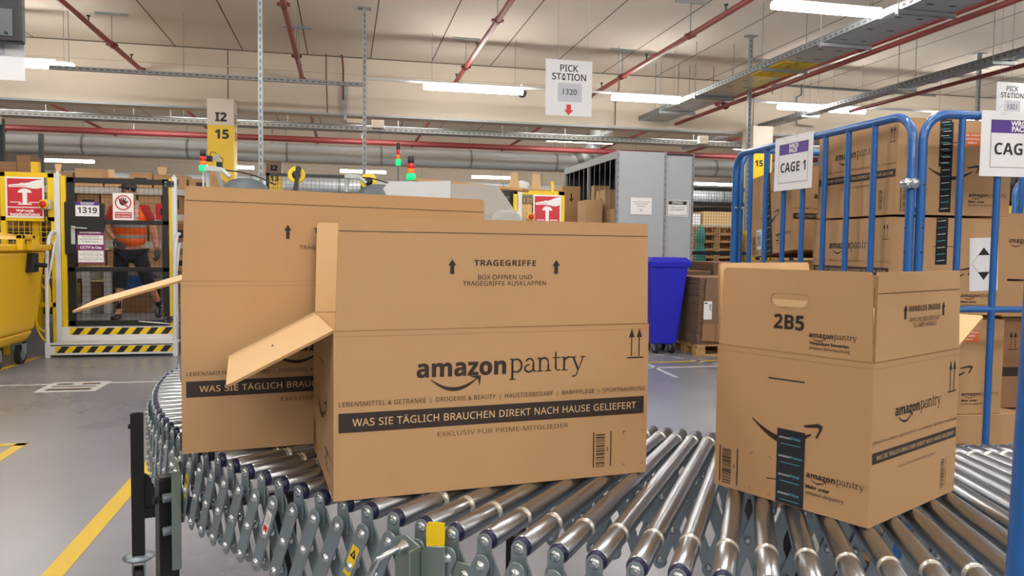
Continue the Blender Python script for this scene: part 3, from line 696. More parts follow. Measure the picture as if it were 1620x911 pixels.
for a in (214, 244, 290):
    for r in (RO - .05, RI + .06):
        x, y, _ = radial(a, r); L = Matrix.Translation((x, y, 0)) @ Matrix.Rotation(R(a), 4, 'Z')
        k = MB().box((-.02, -.02, .155), (.02, .02, .80), 'black_metal', L); lg = k.build('leg', conv, bevel=.003)
        c = MB(); c.lathe([(.045, .140), (.055, .146), (.055, .152), (.02, .160)], 'zinc', 14, L); c.cyl(L @ Vector((-.015, -.02, .06)), L @ Vector((.015, -.02, .06)), .06, 'rubber', 18)
        c.box((-.022, -.05, .03), (-.018, .03, .142), 'zinc', L); c.box((.018, -.05, .03), (.022, .03, .142), 'zinc', L); c.build('caster', lg)
    p0, p1 = radial(a, RI + .06, .40), radial(a, RO - .05, .40); MB().bar(p0, p1, .03, .035, 'black_metal').build('brace', conv)

# ------------------------------------------------------------------ printed cartons
def logo(mb, M, u, v, w, ink='ink'):
    mb.text('amazon', u, v, w * .515, ink, M, 'sb', bold=.016); slab_word(mb, 'pantry', u + w * .533, v + w * .003, w * .467, M, ink)
    n = 12; a0, a1 = u + w * .08, u + w * .345; dp = w * .05; up = []; lo = []
    for i in range(n + 1):
        t = i / n; x = a0 + (a1 - a0) * t; y = v - w * .012 - dp * (1 - (2 * t - 1) ** 2); th = w * .022 * math.sin(math.pi * (.08 + .8 * t))
        up.append((x, y)); lo.append((x, y - th))
    mb.add([(p[0], p[1], .0008) for p in up + lo], [(n + 1 + i, n + 2 + i, i + 1, i) for i in range(n)], ink, M=M)
    mb.poly([(a1 - w * .045, v - w * .006), (a1 + w * .022, v - w * .002), (a1 + w * .014, v - w * .062), (a1 + w * .004, v - w * .022)], ink, M, .0009)
def barcode(mb, M, u, v, w, h, sd=3, ink='ink'):
    rnd = random.Random(sd); y = 0
    while y < h - .0035:
        t = rnd.choice((.0011, .0011, .0018, .0026)); mb.rect(u, v + y, u + w, v + min(h, y + t), ink, M); y += t + rnd.choice((.0011, .0016, .0024))
    mb.rect(u - w * .32, v, u - w * .2, v + h, ink, M); mb.rect(u + w * 1.62, v, u + w * 1.74, v + h, ink, M)
    mb.rect(u + w * 1.25, v + h * .44, u + w * 1.36, v + h * .56, 'ink_soft', M)
def corner_marks(mb, M, u0, v0, u1, v1):
    e = .006; t = .0009
    for (x, sx) in ((u0, 1), (u1, -1)):
        for (y, sy) in ((v0, 1), (v1, -1)): mb.line((x, y), (x + sx * e, y), t, 'ink_soft', M); mb.line((x, y), (x, y + sy * e), t, 'ink_soft', M)
def two_arrows(mb, M, u0, u1, v0, v1):
    w = u1 - u0; h = v1 - v0
    for f in (.27, .73):
        x = u0 + w * f; mb.rect(x - w * .03, v0 + h * .07, x + w * .03, v0 + h * .75, 'ink', M); mb.poly([(x - w * .17, v1 - h * .3), (x + w * .17, v1 - h * .3), (x, v1)], 'ink', M, .0007)
    mb.rect(u0, v0, u1, v0 + h * .045, 'ink', M)
def up_arrow(mb, M, u, v0, v1, w):
    h = v1 - v0; mb.rect(u - w * .24, v0, u + w * .24, v0 + h * .62, 'ink', M); mb.poly([(u - w / 2, v0 + h * .58), (u + w / 2, v0 + h * .58), (u, v1)], 'ink', M, .0007)
def smile(mb, M, u0, u1, v, dip, th, ink='ink'):
    n = 14; L = u1 - u0; up, lo = [], []
    for i in range(n + 1):
        t = i / n; x = u0 + L * .84 * t; y = v - dip * (1 - abs(1 - 1.75 * t) ** 1.7) + dip * .05 * t
        q = th * (.12 + .9 * math.sin(math.pi * min(1, t * .85 + .08)) ** 1.2)
        up.append((x, y)); lo.append((x + L * .01, y - q))
    mb.add([(p[0], p[1], .0008) for p in up + lo], [(n + 1 + i, n + 2 + i, i + 1, i) for i in range(n)], ink, M=M)
    x, y = u0 + L * .74, v + dip * .12
    mb.add([(a, b, .0009) for a, b in ((x, y), (x + L * .2, y + dip * .30), (u1, y + dip * .16), (u1 - L * .015, y - dip * .12), (u1 - L * .075, y - dip * .72), (u1 - L * .095, y - dip * .66), (u1 - L * .045, y - dip * .08), (u1 - L * .07, y + dip * .03), (x + L * .02, y - dip * .12))],
           [(0, 8, 7, 1), (1, 7, 6, 2), (2, 6, 3), (3, 6, 5, 4)], ink, M=M)
GER = ('LEBENSMITTEL & GETRÄNKE  |  DROGERIE & BEAUTY  |  HAUSTIERBEDARF  |  BABYPFLEGE  |  SPORTNAHRUNG', 'WAS SIE TÄGLICH BRAUCHEN DIREKT NACH HAUSE GELIEFERT', 'EXKLUSIV FÜR PRIME-MITGLIEDER')
ENG = ('FOOD & DRINKS  |  PERSONAL CARE  |  HEALTH & WELLNESS  |  BABY  |  PET SUPPLIES', 'EVERYDAY ESSENTIALS DELIVERED TO YOUR DOOR', 'EXCLUSIVE TO PRIME MEMBERS')
def long_print(mb, M, su, sv, words=GER, code=True):
    """long side of a carton: su stretches it sideways, sv moves it up, lettering keeps its proportions"""
    e = min(su, 1.0); S = M @ Matrix.Diagonal((su, 1, 1, 1))
    def at_v(v): return S @ T(0, v * sv, 0) @ Matrix.Diagonal((1, e, 1, 1))
    mb2 = MB(); logo(mb2, Matrix.Identity(4), 0, 0, .317)
    mb.add(mb2.v, mb2.f, 'ink', M=at_v(.2035) @ T(.140, 0, 0))
    W_ = .591 * su; two_arrows(mb, M @ T(0, .25 * sv + (.006 if su < 1 else 0), 0), W_ - .046, W_ - .011, -.028, .029)
    mb.text(words[0], .009, 0, .576, 'ink', at_v(.1595), 'sr', h=.0078)
    B = at_v(.132); mb.rect(.008, -.0165, .583, .0165, 'ink', B); mb.text(words[1], .031, -.0062, .535, 'kraft_inner', B, 'sr', h=.0122, z=.0011, bold=.008)
    mb.text(words[2], .178, 0, .248, 'ink_soft', at_v(.098), 'sr', h=.008)
    if code: Q = M @ Matrix.Diagonal((su, sv, 1, 1)); barcode(mb, Q, .4835, .018, .0185, .067); corner_marks(mb, Q, .540, .018, .583, .083)
def long_flap_print(mb, M, words, c=.299, dx=.0975, line=.166, L=.591, arrow=(.095, .1205), rows=((.1095, .116, .0100), (.0855, .101, .0078), (.0745, .156, .0078))):
    mb.rect(.0085, line - .0006, L - .0085, line + .0007, 'ink_soft', M)
    for s in (-1, 1): up_arrow(mb, M, c + s * dx, arrow[0], arrow[1], .015)
    for i, (v, w, h) in enumerate(rows): mb.text(words[i], c, v, w, 'ink', M, 'sr' if i else 'sb', h=h, center=True)
def short_print(mb, M, su, sv, code=True, words=('Mehr unter', 'amazon.de/pantry'), sm=True):
    S = M @ Matrix.Diagonal((su, sv, 1, 1))
    mb.line((.106, .2115), (.174, .2125), .0022, 'ink', S); mb.line((.107, .037), (.126, .039), .0018, 'ink', S)
    if sm: smile(mb, S, .076, .208, .138, .025, .0110)
    mb2 = MB(); logo(mb2, Matrix.Identity(4), 0, 0, .098); mb.add(mb2.v, mb2.f, 'ink', M=S @ T(.181, .0565, 0))
    mb.text(words[0], .181, .0385, .042, 'ink', S, 'n', bold=.03); mb.text(words[1], .181, .0285, .066, 'ink', S, 'n')
    if code: barcode(mb, S, .0165, .008, .019, .067, 5); corner_marks(mb, S, .075, .008, .115, .075)
def tape_strip(par, M, u0, u1, v0, v1, text=True, lift=.001, name='tape', depth=.0006):
    k = MB(); k.prism([(u0, v0), (u1, v0), (u1, v1), (u0, v1)], 'tape', M @ T(0, 0, lift), depth)
    w = u1 - u0; L = v1 - v0; n = max(2, int(L / (w * .5))); z = lift + depth + .0004
    for i in range(n):
        y = v0 + L * (i + .5) / n
        if text:
            k.text('amazon', u0 + w * .08, y, w * .42, 'tape_pale', M, 'sb', z=z); k.text(('Prime', 'Prime', 'Premium')[i % 3], u0 + w * .52, y, w * (.33 if i % 3 < 2 else .42), 'tape_blue', M, 'b', z=z)
            k.rect(u0 + w * .14, y - w * .19, u0 + w * .86, y - w * .165, 'tape_blue', M, z)
        else:
            k.line((u0 + w * .1, y), (u0 + w * .8, y + w * .08), w * .05, 'tape_blue' if i % 2 else 'tape_pale', M, z)
    return k.build(name, par)
def sides(w, d, t=0):
    return {'front': frame((0, 0, 0), (1, 0, 0), (0, 0, 1)), 'right': frame((w, 0, 0), (0, 1, 0), (0, 0, 1)), 'back': frame((w, d, 0), (-1, 0, 0), (0, 0, 1)), 'left': frame((0, d, 0), (0, -1, 0), (0, 0, 1))}
def open_carton(label, pos, yaw, w, d, h, fl, prints, flaps, t=.0045, group=None):
    o = thing('open_carton', label, 'box', pos, yaw, group); S = sides(w, d)
    k = MB()
    def panel(M, L, H, m='kraft'):                      # outer skin at z=0 of the frame, inner skin at -t
        vs = [(0, 0, 0), (L, 0, 0), (L, H, 0), (0, H, 0), (t, t, -t), (L - t, t, -t), (L - t, H, -t), (t, H, -t)]
        k.add(vs, [(0, 1, 2, 3)], 'kraft', M=M); k.add(vs, [(5, 4, 7, 6)], 'kraft_inner', M=M); k.add(vs, [(3, 2, 6, 7)], 'kraft_edge', M=M)
        k.rect(0, H - .0105, L, H - .0092, 'fold', M, .0004); k.rect(0, H - .0014, L, H - .0005, 'fold', M, .0004)
    for nme, L in (('front', w), ('right', d), ('back', w), ('left', d)): panel(S[nme], L, h)
    k.add([(0, 0, 0), (w, 0, 0), (w, d, 0), (0, d, 0)], [(3, 2, 1, 0)], 'kraft'); k.add([(t, t, t), (w - t, t, t), (w - t, d - t, t), (t, d - t, t)], [(0, 1, 2, 3)], 'kraft_inner')
    for nme, fn in prints.items(): fn(k, S[nme])
    k.build('body', o)
    for nme, spec in flaps.items():
        a, L, fn = spec[0], spec[1], spec[2]; roll = spec[3] if len(spec) > 3 else 0
        W_ = w if nme in ('front', 'back') else d
        M = S[nme] @ T(0, h, -t / 2) @ Matrix.Rotation(R(a), 4, 'X') @ T(0, 0, t / 2) @ Matrix.Rotation(R(roll), 4, 'Z')
        g = .003; c = .006
        pts = [(g, .001), (W_ - g, .001), (W_ - g - .005, L - c), (W_ - g - .005 - c * .4, L - c * .3), (W_ - g - .005 - c, L), (g + .005 + c, L), (g + .005 + c * .4, L - c * .3), (g + .005, L - c)]
        f = MB(); n = len(pts)
        vs = [(p[0], p[1], 0) for p in pts] + [(p[0], p[1], -t) for p in pts]
        f.add(vs, [tuple(range(n))], 'kraft', M=M); f.add(vs, [tuple(range(2 * n - 1, n - 1, -1))], 'kraft_inner', M=M)
        f.add(vs, [(n + k_, n + (k_ + 1) % n, (k_ + 1) % n, k_) for k_ in range(n)], 'kraft_edge', M=M)
        if fn: fn(f, M)
        f.build('flap', o)
    return o
FW, FD, FH, FF = .591, .372, .2872, .190
def front_left(k, M):
    short_print(k, M, FD / .287, 1.0)
front = open_carton('open brown carton nearest the camera, its left flap folded out over the conveyor', (-0.0167, 1.3018, .8706), .1239, FW, FD, FH, FF,
    {'front': lambda k, M: long_print(k, M, 1, 1), 'left': front_left, 'back': lambda k, M: long_print(k, M, 1, 1), 'right': lambda k, M: short_print(k, M, FD / .287, 1)},
    {'front': (1.0, FF, lambda k, M: long_flap_print(k, M, ('TRAGEGRIFFE', 'BOX ÖFFNEN UND', 'TRAGEGRIFFE AUSKLAPPEN'))),
     'back': (3.0, FF, None), 'left': (117, FF, lambda k, M: None), 'right': (-75, FF, None)})
k = MB(); Mf = T(0, 0, 0)
def slot_mark(par, nme, w, d, h, a, u, v):                          # half-punched carrying slot on a flap
    S = sides(w, d)[nme] @ T(0, h, -.00225) @ Matrix.Rotation(R(a), 4, 'X') @ T(0, 0, -.00225)
    k = MB(); k.rect(u - .012, v, u + .012, v + .004, 'ink_soft', S @ Matrix.Rotation(math.pi, 4, 'Y') @ T(-2 * u, 0, 0), .0006); k.build('hand_slot', par)
slot_mark(front, 'left', FW, FD, FH, 117, .19, .10)
back = open_carton('larger open brown carton standing behind the nearest one, its left flap sticking out level', (-.322, 1.656, .8706), .1575, .652, .40, .3533, .195,
    {'front': lambda k, M: long_print(k, M, 1.09, 1, code=True), 'left': lambda k, M: short_print(k, M, 1.3, 1.15)},
    {'front': (0.6, .192, lambda k, M: long_flap_print(k, M, ('TRAGEGRIFFE', 'BOX ÖFFNEN UND', 'TRAGEGRIFFE AUSKLAPPEN'), c=.318, dx=.110, line=.163, L=.652, arrow=(.0905, .1205), rows=((.1045, .112, .0100), (.0805, .101, .0078), (.069, .172, .0082))), -.6), 'back': (28, .192, None), 'left': (107, .205, None), 'right': (118, .192, None)})
RW_, RD_, RH_, RF_ = .2869, .3181, .2585, .1395
def right_flap(k, M):
    # punched carrying slot: recessed tongue and rounded outline
    u0, u1, v, r = .105, .178, .0875, .0115
    pts = [(u0 + r + r * math.cos(R(a)), v + r * math.sin(R(a))) for a in range(90, 271, 20)] + [(u1 - r + r * math.cos(R(a)), v + r * math.sin(R(a))) for a in range(-90, 91, 20)]
    k.poly(pts, 'ink_soft', M, .0004); k.poly([(p[0] * .985 + .0028, p[1] - .0006) for p in pts], 'kraft', M, .0007)
    k.poly([(u0 + .004, v + .0015), (u0 + .007, v - .006), (u0 + .0135, v - .0105), (u1 - .0135, v - .0105), (u1 - .007, v - .006), (u1 - .004, v + .0015)], 'kraft_inner', M, .0010)
    k.text('2B5', .113, .0395, .056, 'ink', M, 'sb', h=.0235, bold=.01)
    logo(k, M, .178, .0305, .081); k.text('Verpackung bewerten:', .179, .0185, .068, 'ink', M, 'n', bold=.03); k.text('amazon.de/verpackung', .179, .0105, .069, 'ink', M, 'n')
def right_long(k, M): long_print(k, M, .5385, .82)
rightb = open_carton('open brown carton marked 2B5 on the conveyor, in front of the blue cage', (.6667, 1.2833, .8706), -1.1075, RW_, RD_, RH_, RF_,
    {'front': lambda k, M: short_print(k, M, 1, 1), 'right': right_long, 'back': lambda k, M: short_print(k, M, 1, 1), 'left': right_long},
    {'front': (-.3, RF_, right_flap), 'right': (-.8, RF_, lambda k, M: long_flap_print(k, M, ('HANDLES INSIDE', 'OPEN THIS BOX FOR EASY', 'TO CARRY HANDLES'), c=.172, dx=.0715, line=.1065, L=.318, arrow=(.063, .0865), rows=((.0745, .118, .0092), (.0570, .114, .0072), (.0475, .088, .0072)))), 'back': (69, RF_, None), 'left': (4, RF_ + .008, None)})
tape_strip(rightb, sides(RW_, RD_)['front'], .1265, .1775, .0015, .1285)
k = MB(); k.box((.1265, 0.0, -.0008), (.1775, .05, -.0001), 'tape'); k.build('tape', rightb)

# ------------------------------------------------------------------ roll cages with their cartons
def arc(c, r, a0, a1, n, e1, e2):
    c, e1, e2 = Vector(c), Vector(e1), Vector(e2)
    return [c + e1 * (r * math.cos(R(a0 + (a1 - a0) * i / n))) + e2 * (r * math.sin(R(a0 + (a1 - a0) * i / n))) for i in range(n + 1)]
def cage_panel(par, p0, d, L, ztop, zbot, bars, rails=(), name='panel', rt=.0145, rb=.0108):
    """U-shaped tube frame along direction d with upright bars; the frame, each bar and rail are parts"""
    p0, d, z = Vector(p0), Vector(d).normalized(), Vector((0, 0, 1)); r = .085; q = p0 + d * L
    pts = [p0 + z * zbot] + arc(p0 + d * r + z * (ztop - r), r, 180, 90, 8, d, z) + arc(q - d * r + z * (ztop - r), r, 90, 0, 8, d, z) + [q + z * zbot]
    k = MB(); k.tube(pts, rt, 'blue', 14)
    for s, h in ((0, 1.52), (0, 1.38), (0, 1.30), (L, 1.52), (L, 1.38), (L, 1.30)):        # punched holes down the posts
        c = p0 + d * s + z * h; n = d.cross(z)
        for sg in (1, -1): k.lathe([(.0045, 0), (.0035, .0012)], 'print_black', 8, frame(c + n * (sg * (rt - .0008)), d * sg, z))
    k.build(name + '_frame', par, world=True)
    for b in bars:
        c = p0 + d * b; MB().cyl(c + z * zbot, c + z * (ztop - .004), rb, 'blue', 12).build('upright_bar', par, world=True)
    for zz in rails + (zbot,): MB().cyl(p0 + z * zz, q + z * zz, rb, 'blue', 10).build('cross_rail', par, world=True)
XL, YF = 1.82, 2.205
cage = thing('roll_cage', 'tall blue tubular roll cage full of cartons, behind the open carton marked 2B5', 'roll cage', (2.25, 2.75, 0))
cage_panel(cage, (XL, 3.372, 0), (0, -1, 0), 3.372 - YF, 1.752, .24, [3.372 - y for y in (3.231, 3.10, 2.955, 2.817, 2.673, 2.534, 2.39)], (1.02,), 'side_panel')
fa = R(-5.0); fd = (math.cos(fa), math.sin(fa), 0)
cage_panel(cage, (XL + .030, YF - .012, 0), fd, .83, 1.752, .24, [.137, .272, .41, .548, .686], (1.112,), 'front_panel')
cage_panel(cage, (XL + .032, 3.378, 0), (1, 0, 0), .84, 1.778, .24, [.14, .28, .42, .56, .70], (1.02,), 'rear_panel')
cage_panel(cage, (XL + .86, 3.35, 0), (0, -1, 0), 1.10, 1.752, .24, [.18, .36, .55, .73, .92], (1.02,), 'side_panel')
k = MB().box((XL + .02, YF + .02, .19), (XL + .84, 3.35, .225), 'wood'); k.build('deck', cage, world=True)
k = MB().box((XL - .005, YF + .0, .225), (XL + .865, YF + .03, .255), 'blue'); k.build('deck_rim', cage, world=True)
for (x, y) in ((XL + .07, YF + .08), (XL + .78, YF + .08), (XL + .07, 3.3), (XL + .78, 3.3)):
    cs = MB().box((x - .03, y - .03, .12), (x + .03, y + .03, .19), 'zinc').build('caster', cage, world=True); MB().cyl((x - .018, y - .02, .06), (x + .018, y - .02, .06), .06, 'rubber', 18).build('wheel', cage, world=True).parent = cs
k = MB(); c = at(1440, 290, YF - .018)                                # silver double clamp joining two panels
for sx in (-.0105, .0145):
    F = frame((c.x + sx, c.y + .0, c.z), (1, 0, 0), (0, 0, 1)); k.lathe([(.017, -.014), (.018, .004), (.016, .009), (.010, .011), (.010, .017), (.006, .018)], 'bolt', 16, F)
k.bar((c.x - .018, c.y - .002, c.z - .002), (c.x + .022, c.y - .002, c.z + .002), .018, .022, 'zinc'); o = k.build('clamp', cage, world=True, bevel=.003); o['label'] = 'silver clamp'
k = MB()
for yy in (3.372,):
    for xx in (XL, XL + .033): k.lathe([(.007, 0), (.007, .004), (.003, .007)], 'bolt', 10, frame((xx, yy - .014, 1.50), (1, 0, 0), (0, 0, 1)))
k.build('bolt', cage, world=True)
# signs tied to the cage
def cage_sign(name, label, o0, u, w, h, num, tilt=0.0):
    o = thing(name, label, 'sign', o0); M = frame(o0, u, (0, 0, 1)) @ Matrix.Rotation(tilt, 4, 'Z')
    k = MB(); k.prism([(0, 0), (w, 0), (w, h), (0, h)], 'paper', M @ T(0, 0, -.001), .002)
    x0, x1, y0, y1 = w * .13, w * .89, h * .14, h * .86
    for a, b in (((x0, y0), (x1, y0)), ((x1, y0), (x1, y1)), ((x1, y1), (x0, y1)), ((x0, y1), (x0, y0))): k.line(a, b, .0015, 'print_black', M, .0016)
    k.rect(x0, h * .665, x1, y1, 'sign_purple', M, .0014)
    k.text('WRO3', (x0 + x1) / 2, h * .775, w * .25, 'sign_white', M, 'b', z=.002, center=True, bold=.01); k.text('PACK', (x0 + x1) / 2, h * .69, w * .22, 'sign_white', M, 'b', z=.002, center=True, bold=.01)
    k.text('CAGE ' + num, (x0 + x1) / 2, h * .335, w * .66, 'print_black', M, 'sb', z=.002, center=True)
    k.build('sheet', o, world=True)
    t = MB()
    for f in (.28, .62):
        c = M @ Vector((w * f, h + .004, 0)); t.tube([c + Vector((0, 0, -.02)) + M.to_3x3() @ Vector((0, 0, .004)), c + M.to_3x3() @ Vector((0, 0, .014)), c + Vector((0, 0, .022)) + M.to_3x3() @ Vector((0.01, 0, -.006)), c + M.to_3x3() @ Vector((.012, 0, -.034)) + Vector((0, 0, .01))], .0016, 'film', 5)
    t.build('cable_tie', o, world=True); return o
cage_sign('cage_sign', 'white and purple cage 1 sign tied to the side of the blue roll cage', (XL - .018, 3.002, 1.553), (0, -1, 0), .272, .222, '1', R(-.8))
fs = Vector((XL + .030 + fd[0] * .19, YF - .012 + fd[1] * .19 - .018, 1.553))
cage_sign('cage_sign', 'white and purple cage sign cut by the right edge, tied to the cage front', fs, fd, .272, .214, '2')
# the cartons in the cage
def closed_carton(label, pos, yaw, w, d, h, prints, tape_face=None, tape_mode=False, tilt=0.0, m='kraft', group='cartons in the blue roll cage', name='closed_carton'):
    o = thing(name, label, 'box', pos, yaw, group)
    if tilt: o.matrix_basis = o.matrix_basis @ Matrix.Rotation(tilt, 4, 'X')
    k = MB().box((0, 0, 0), (w, d, h), m); S = sides(w, d)
    for F, L in ((S['front'], w), (S['right'], d), (S['back'], w), (S['left'], d)): k.rect(.002, h - .0022, L - .002, h - .0012, 'fold', F, .0004)
    k.line((0, d / 2), (w, d / 2), .003, 'ink_soft', T(0, 0, h), .0004)
    for nme, fn in prints.items(): fn(k, S[nme])
    k.build('body', o)
    if tape_face:
        for nme, a, b, lo, hi in tape_face: tape_strip(o, S[nme], a, b, lo, hi, tape_mode, depth=.0005)
    return o, S
def sticker(par, M, u0, v0, u1, v1, m, name, lab=None, lines=True, z=.001):
    k = MB(); k.rect(u0, v0, u1, v1, m, M, z); w, h = u1 - u0, v1 - v0
    if m == 'label_orange':
        for j, (a, b) in enumerate(((.05, .95), (.2, .8), (.3, .7))): k.text(('UWAGA  ATTENTION', 'ACHTUNG', 'VORSICHT')[j], (u0 + u1) / 2, v1 - h * (.24 + j * .29), w * (b - a), 'sign_white', M, 'b', z=z + .0006, center=True, h=h * .13)
    elif lines == 'bar':
        rnd = random.Random(4); y = v0 + h * .15
        while y < v0 + h * .75: t = rnd.choice((.001, .002)); k.rect(u0 + w * .1, y, u0 + w * .85, y + t, 'print_black', M, z + .0005); y += t + rnd.choice((.0012, .002))
        k.rect(u0 + w * .1, v0 + h * .82, u0 + w * .6, v0 + h * .86, 'print_black', M, z + .0005)
    o = k.build(name, par)
    if lab: o['label'] = lab
    return o
def lp(su, sv, words): return lambda k, M: long_print(k, M, su, sv, words)
def sp(su, sv, **kw): return lambda k, M: short_print(k, M, su, sv, **kw)
ya = R(-3)
LW, LD, LH = .448, .494, .335                       # front face width (x), side length (y), height
cx0, cy0 = 1.878, 2.345
c1, S1 = closed_carton('top carton of the front stack in the blue cage, black tape and barcode sticker', (cx0, cy0, 1.432), ya, LW, LD, LH, {'left': lp(LD / .591, 1.1, ENG), 'front': sp(LW / .287, 1.2, code=True)}, [('front', .168, .212, .01, .325), ('front', .160, .205, .17, .334)])
sticker(c1, S1['front'], .04, .025, .10, .125, 'paper', 'barcode_sticker', 'white barcode sticker', 'bar'); sticker(c1, S1['front'], .24, .245, .335, .29, 'label_orange', 'warning_sticker', 'orange sticker')
c2, S2 = closed_carton('carton with a white diamond sheet on it, second in the cage front stack', (cx0 - .01, cy0 + .005, 1.078), ya, LW + .02, LD, .345, {'left': lp(LD / .591, 1.15, ENG), 'front': sp(LW / .287, 1.15, code=False)}, [('front', .175, .22, .18, .344)])
k = MB(); P = S2['front'] @ T(.315, .085, .0012) @ Matrix.Rotation(R(2), 4, 'Z'); k.rect(0, 0, .115, .19, 'paper', P, 0)
for a, b in (((.01, .098), (.057, .155)), ((.057, .155), (.105, .098)), ((.105, .098), (.057, .04)), ((.057, .04), (.01, .098))): k.line(a, b, .0012, 'ink_soft', P, .0006)
k.poly([(.034, .128), (.080, .128), (.057, .155)], 'print_black', P, .0007); k.poly([(.08, .068), (.034, .068), (.057, .04)], 'print_black', P, .0007)
o = k.build('diamond_sheet', c2); o['label'] = 'white sheet with a diamond mark'
c7, S7 = closed_carton('carton with a small orange sticker, third from the top in the cage front stack', (cx0 + .025, cy0 + .02, .716), ya, LW - .002, LD, .343, {'front': sp(LW / .287, 1.2, code=False), 'left': lp(LD / .591, 1.15, ENG)}, [('front', .165, .215, .0, .343)])
sticker(c7, S7['front'], .255, .262, .345, .305, 'label_orange', 'warning_sticker', 'orange sticker')
c8, S8 = closed_carton('wide carton at the bottom of the cage front stack, taped black at its left end', (cx0 + .03, cy0 + .01, .375), ya, .54, LD, .338, {'front': sp(1.7, 1.1, code=False)}, [('front', .185, .25, .0, .338)])
closed_carton('plain carton under the taped one, on the deck of the blue cage', (cx0 + .02, cy0 + .02, .226), ya, .5, LD, .147, {})
# rear of the cage
p = atx(1190, 398, 1.87)
c3, S3 = closed_carton('tilted carton with black tape at the far end of the blue cage', (1.872, 2.955, 1.305), 0, .46, .345, .365, {'left': sp(1.2, 1.3), 'front': lp(.78, 1.1, ENG)}, [('left', .135, .185, .0, .365)], tilt=R(-6.5))
sticker(c3, S3['left'], .055, .03, .10, .12, 'paper', 'barcode_sticker', 'white barcode sticker', 'bar')
c4, S4 = closed_carton('plain carton under the tilted one at the far end of the cage', (1.88, 2.91, 1.0), 0, .45, .42, .255, {'left': sp(1.3, 1, sm=False, code=False)})
closed_carton('low carton at the bottom of the far stack in the cage', (1.88, 2.91, .62), 0, .47, .42, .375, {'left': lp(.7, 1.1, ENG)}); closed_carton('lowest carton of the far stack, on the cage deck', (1.88, 2.91, .226), 0, .47, .42, .385, {'left': lp(.7, 1.1, ENG)})
# right-hand column of cartons
X2 = 2.372
c5, _ = closed_carton('carton beside the diamond sheet, cut by the right edge, in the blue cage', (X2, 2.42, 1.205), ya, .27, .42, .245, {'front': lambda k, M: logo(k, M, .045, .135, .19)})
closed_carton('plain carton under the one cut by the right edge in the cage', (X2 + .02, 2.40, 1.065), ya, .235, .42, .132, {'front': lambda k, M: two_arrows(k, M, .14, .18, .03, .09)})
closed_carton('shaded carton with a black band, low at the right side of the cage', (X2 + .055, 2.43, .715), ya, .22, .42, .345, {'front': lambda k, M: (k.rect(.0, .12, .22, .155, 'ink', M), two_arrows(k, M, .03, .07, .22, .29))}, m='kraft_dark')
closed_carton('carton behind the wide one at the bottom of the cage, right side', (X2 + .092, 2.40, .226), ya, .165, .4, .48, {})
# the edge of another cage standing close to the camera on the right
near = thing('roll_cage', 'blue post of a roll cage close to the camera, cut by the right edge', 'roll cage', (.95, .60, 0))
pn = Vector(CAM + ray(1630, 730) * (.80 / FPX))
cage_panel(near, (pn.x, pn.y, 0), (.97, -.25, 0), .78, 1.75, .2, [.14, .28, .42, .56], (1.0,), 'side_panel', rt=.016)
for s in (.06, .70):
    x, y = pn.x + .97 * s, pn.y - .25 * s
    k = MB().box((x - .025, y - .025, .12), (x + .025, y + .025, .2), 'zinc'); k.cyl((x - .018, y, .06), (x + .018, y, .06), .06, 'rubber', 16); k.build('caster', near, world=True)
near.matrix_basis = T(pn.x, pn.y, pn.z) @ Matrix.Rotation(R(1.2), 4, 'Y') @ T(-pn.x, -pn.y, -pn.z) @ near.matrix_basis
far = thing('roll_cage', 'small blue cage post far behind, at the right edge', 'roll cage', (4.2, 4.0, 0))
pf = at(1606, 300, 3.95)
cage_panel(far, (pf.x, 3.95, 0), (1, 0, 0), .8, 1.745, .2, [.14, .28, .42, .56, .7], (1.0,), 'front_panel'); cage_panel(far, (pf.x, 4.9, 0), (1, 0, 0), .8, 1.745, .2, [.14, .28, .42, .56, .7], (1.0,), 'rear_panel')
MB().box((pf.x, 3.95, .16), (pf.x + .8, 4.9, .20), 'wood').build('deck', far, world=True)
for (x, y) in ((pf.x + .06, 4.02), (pf.x + .74, 4.02), (pf.x + .06, 4.83), (pf.x + .74, 4.83)): MB().cyl((x - .018, y, .08), (x + .018, y, .08), .08, 'rubber', 16).build('caster', far, world=True)

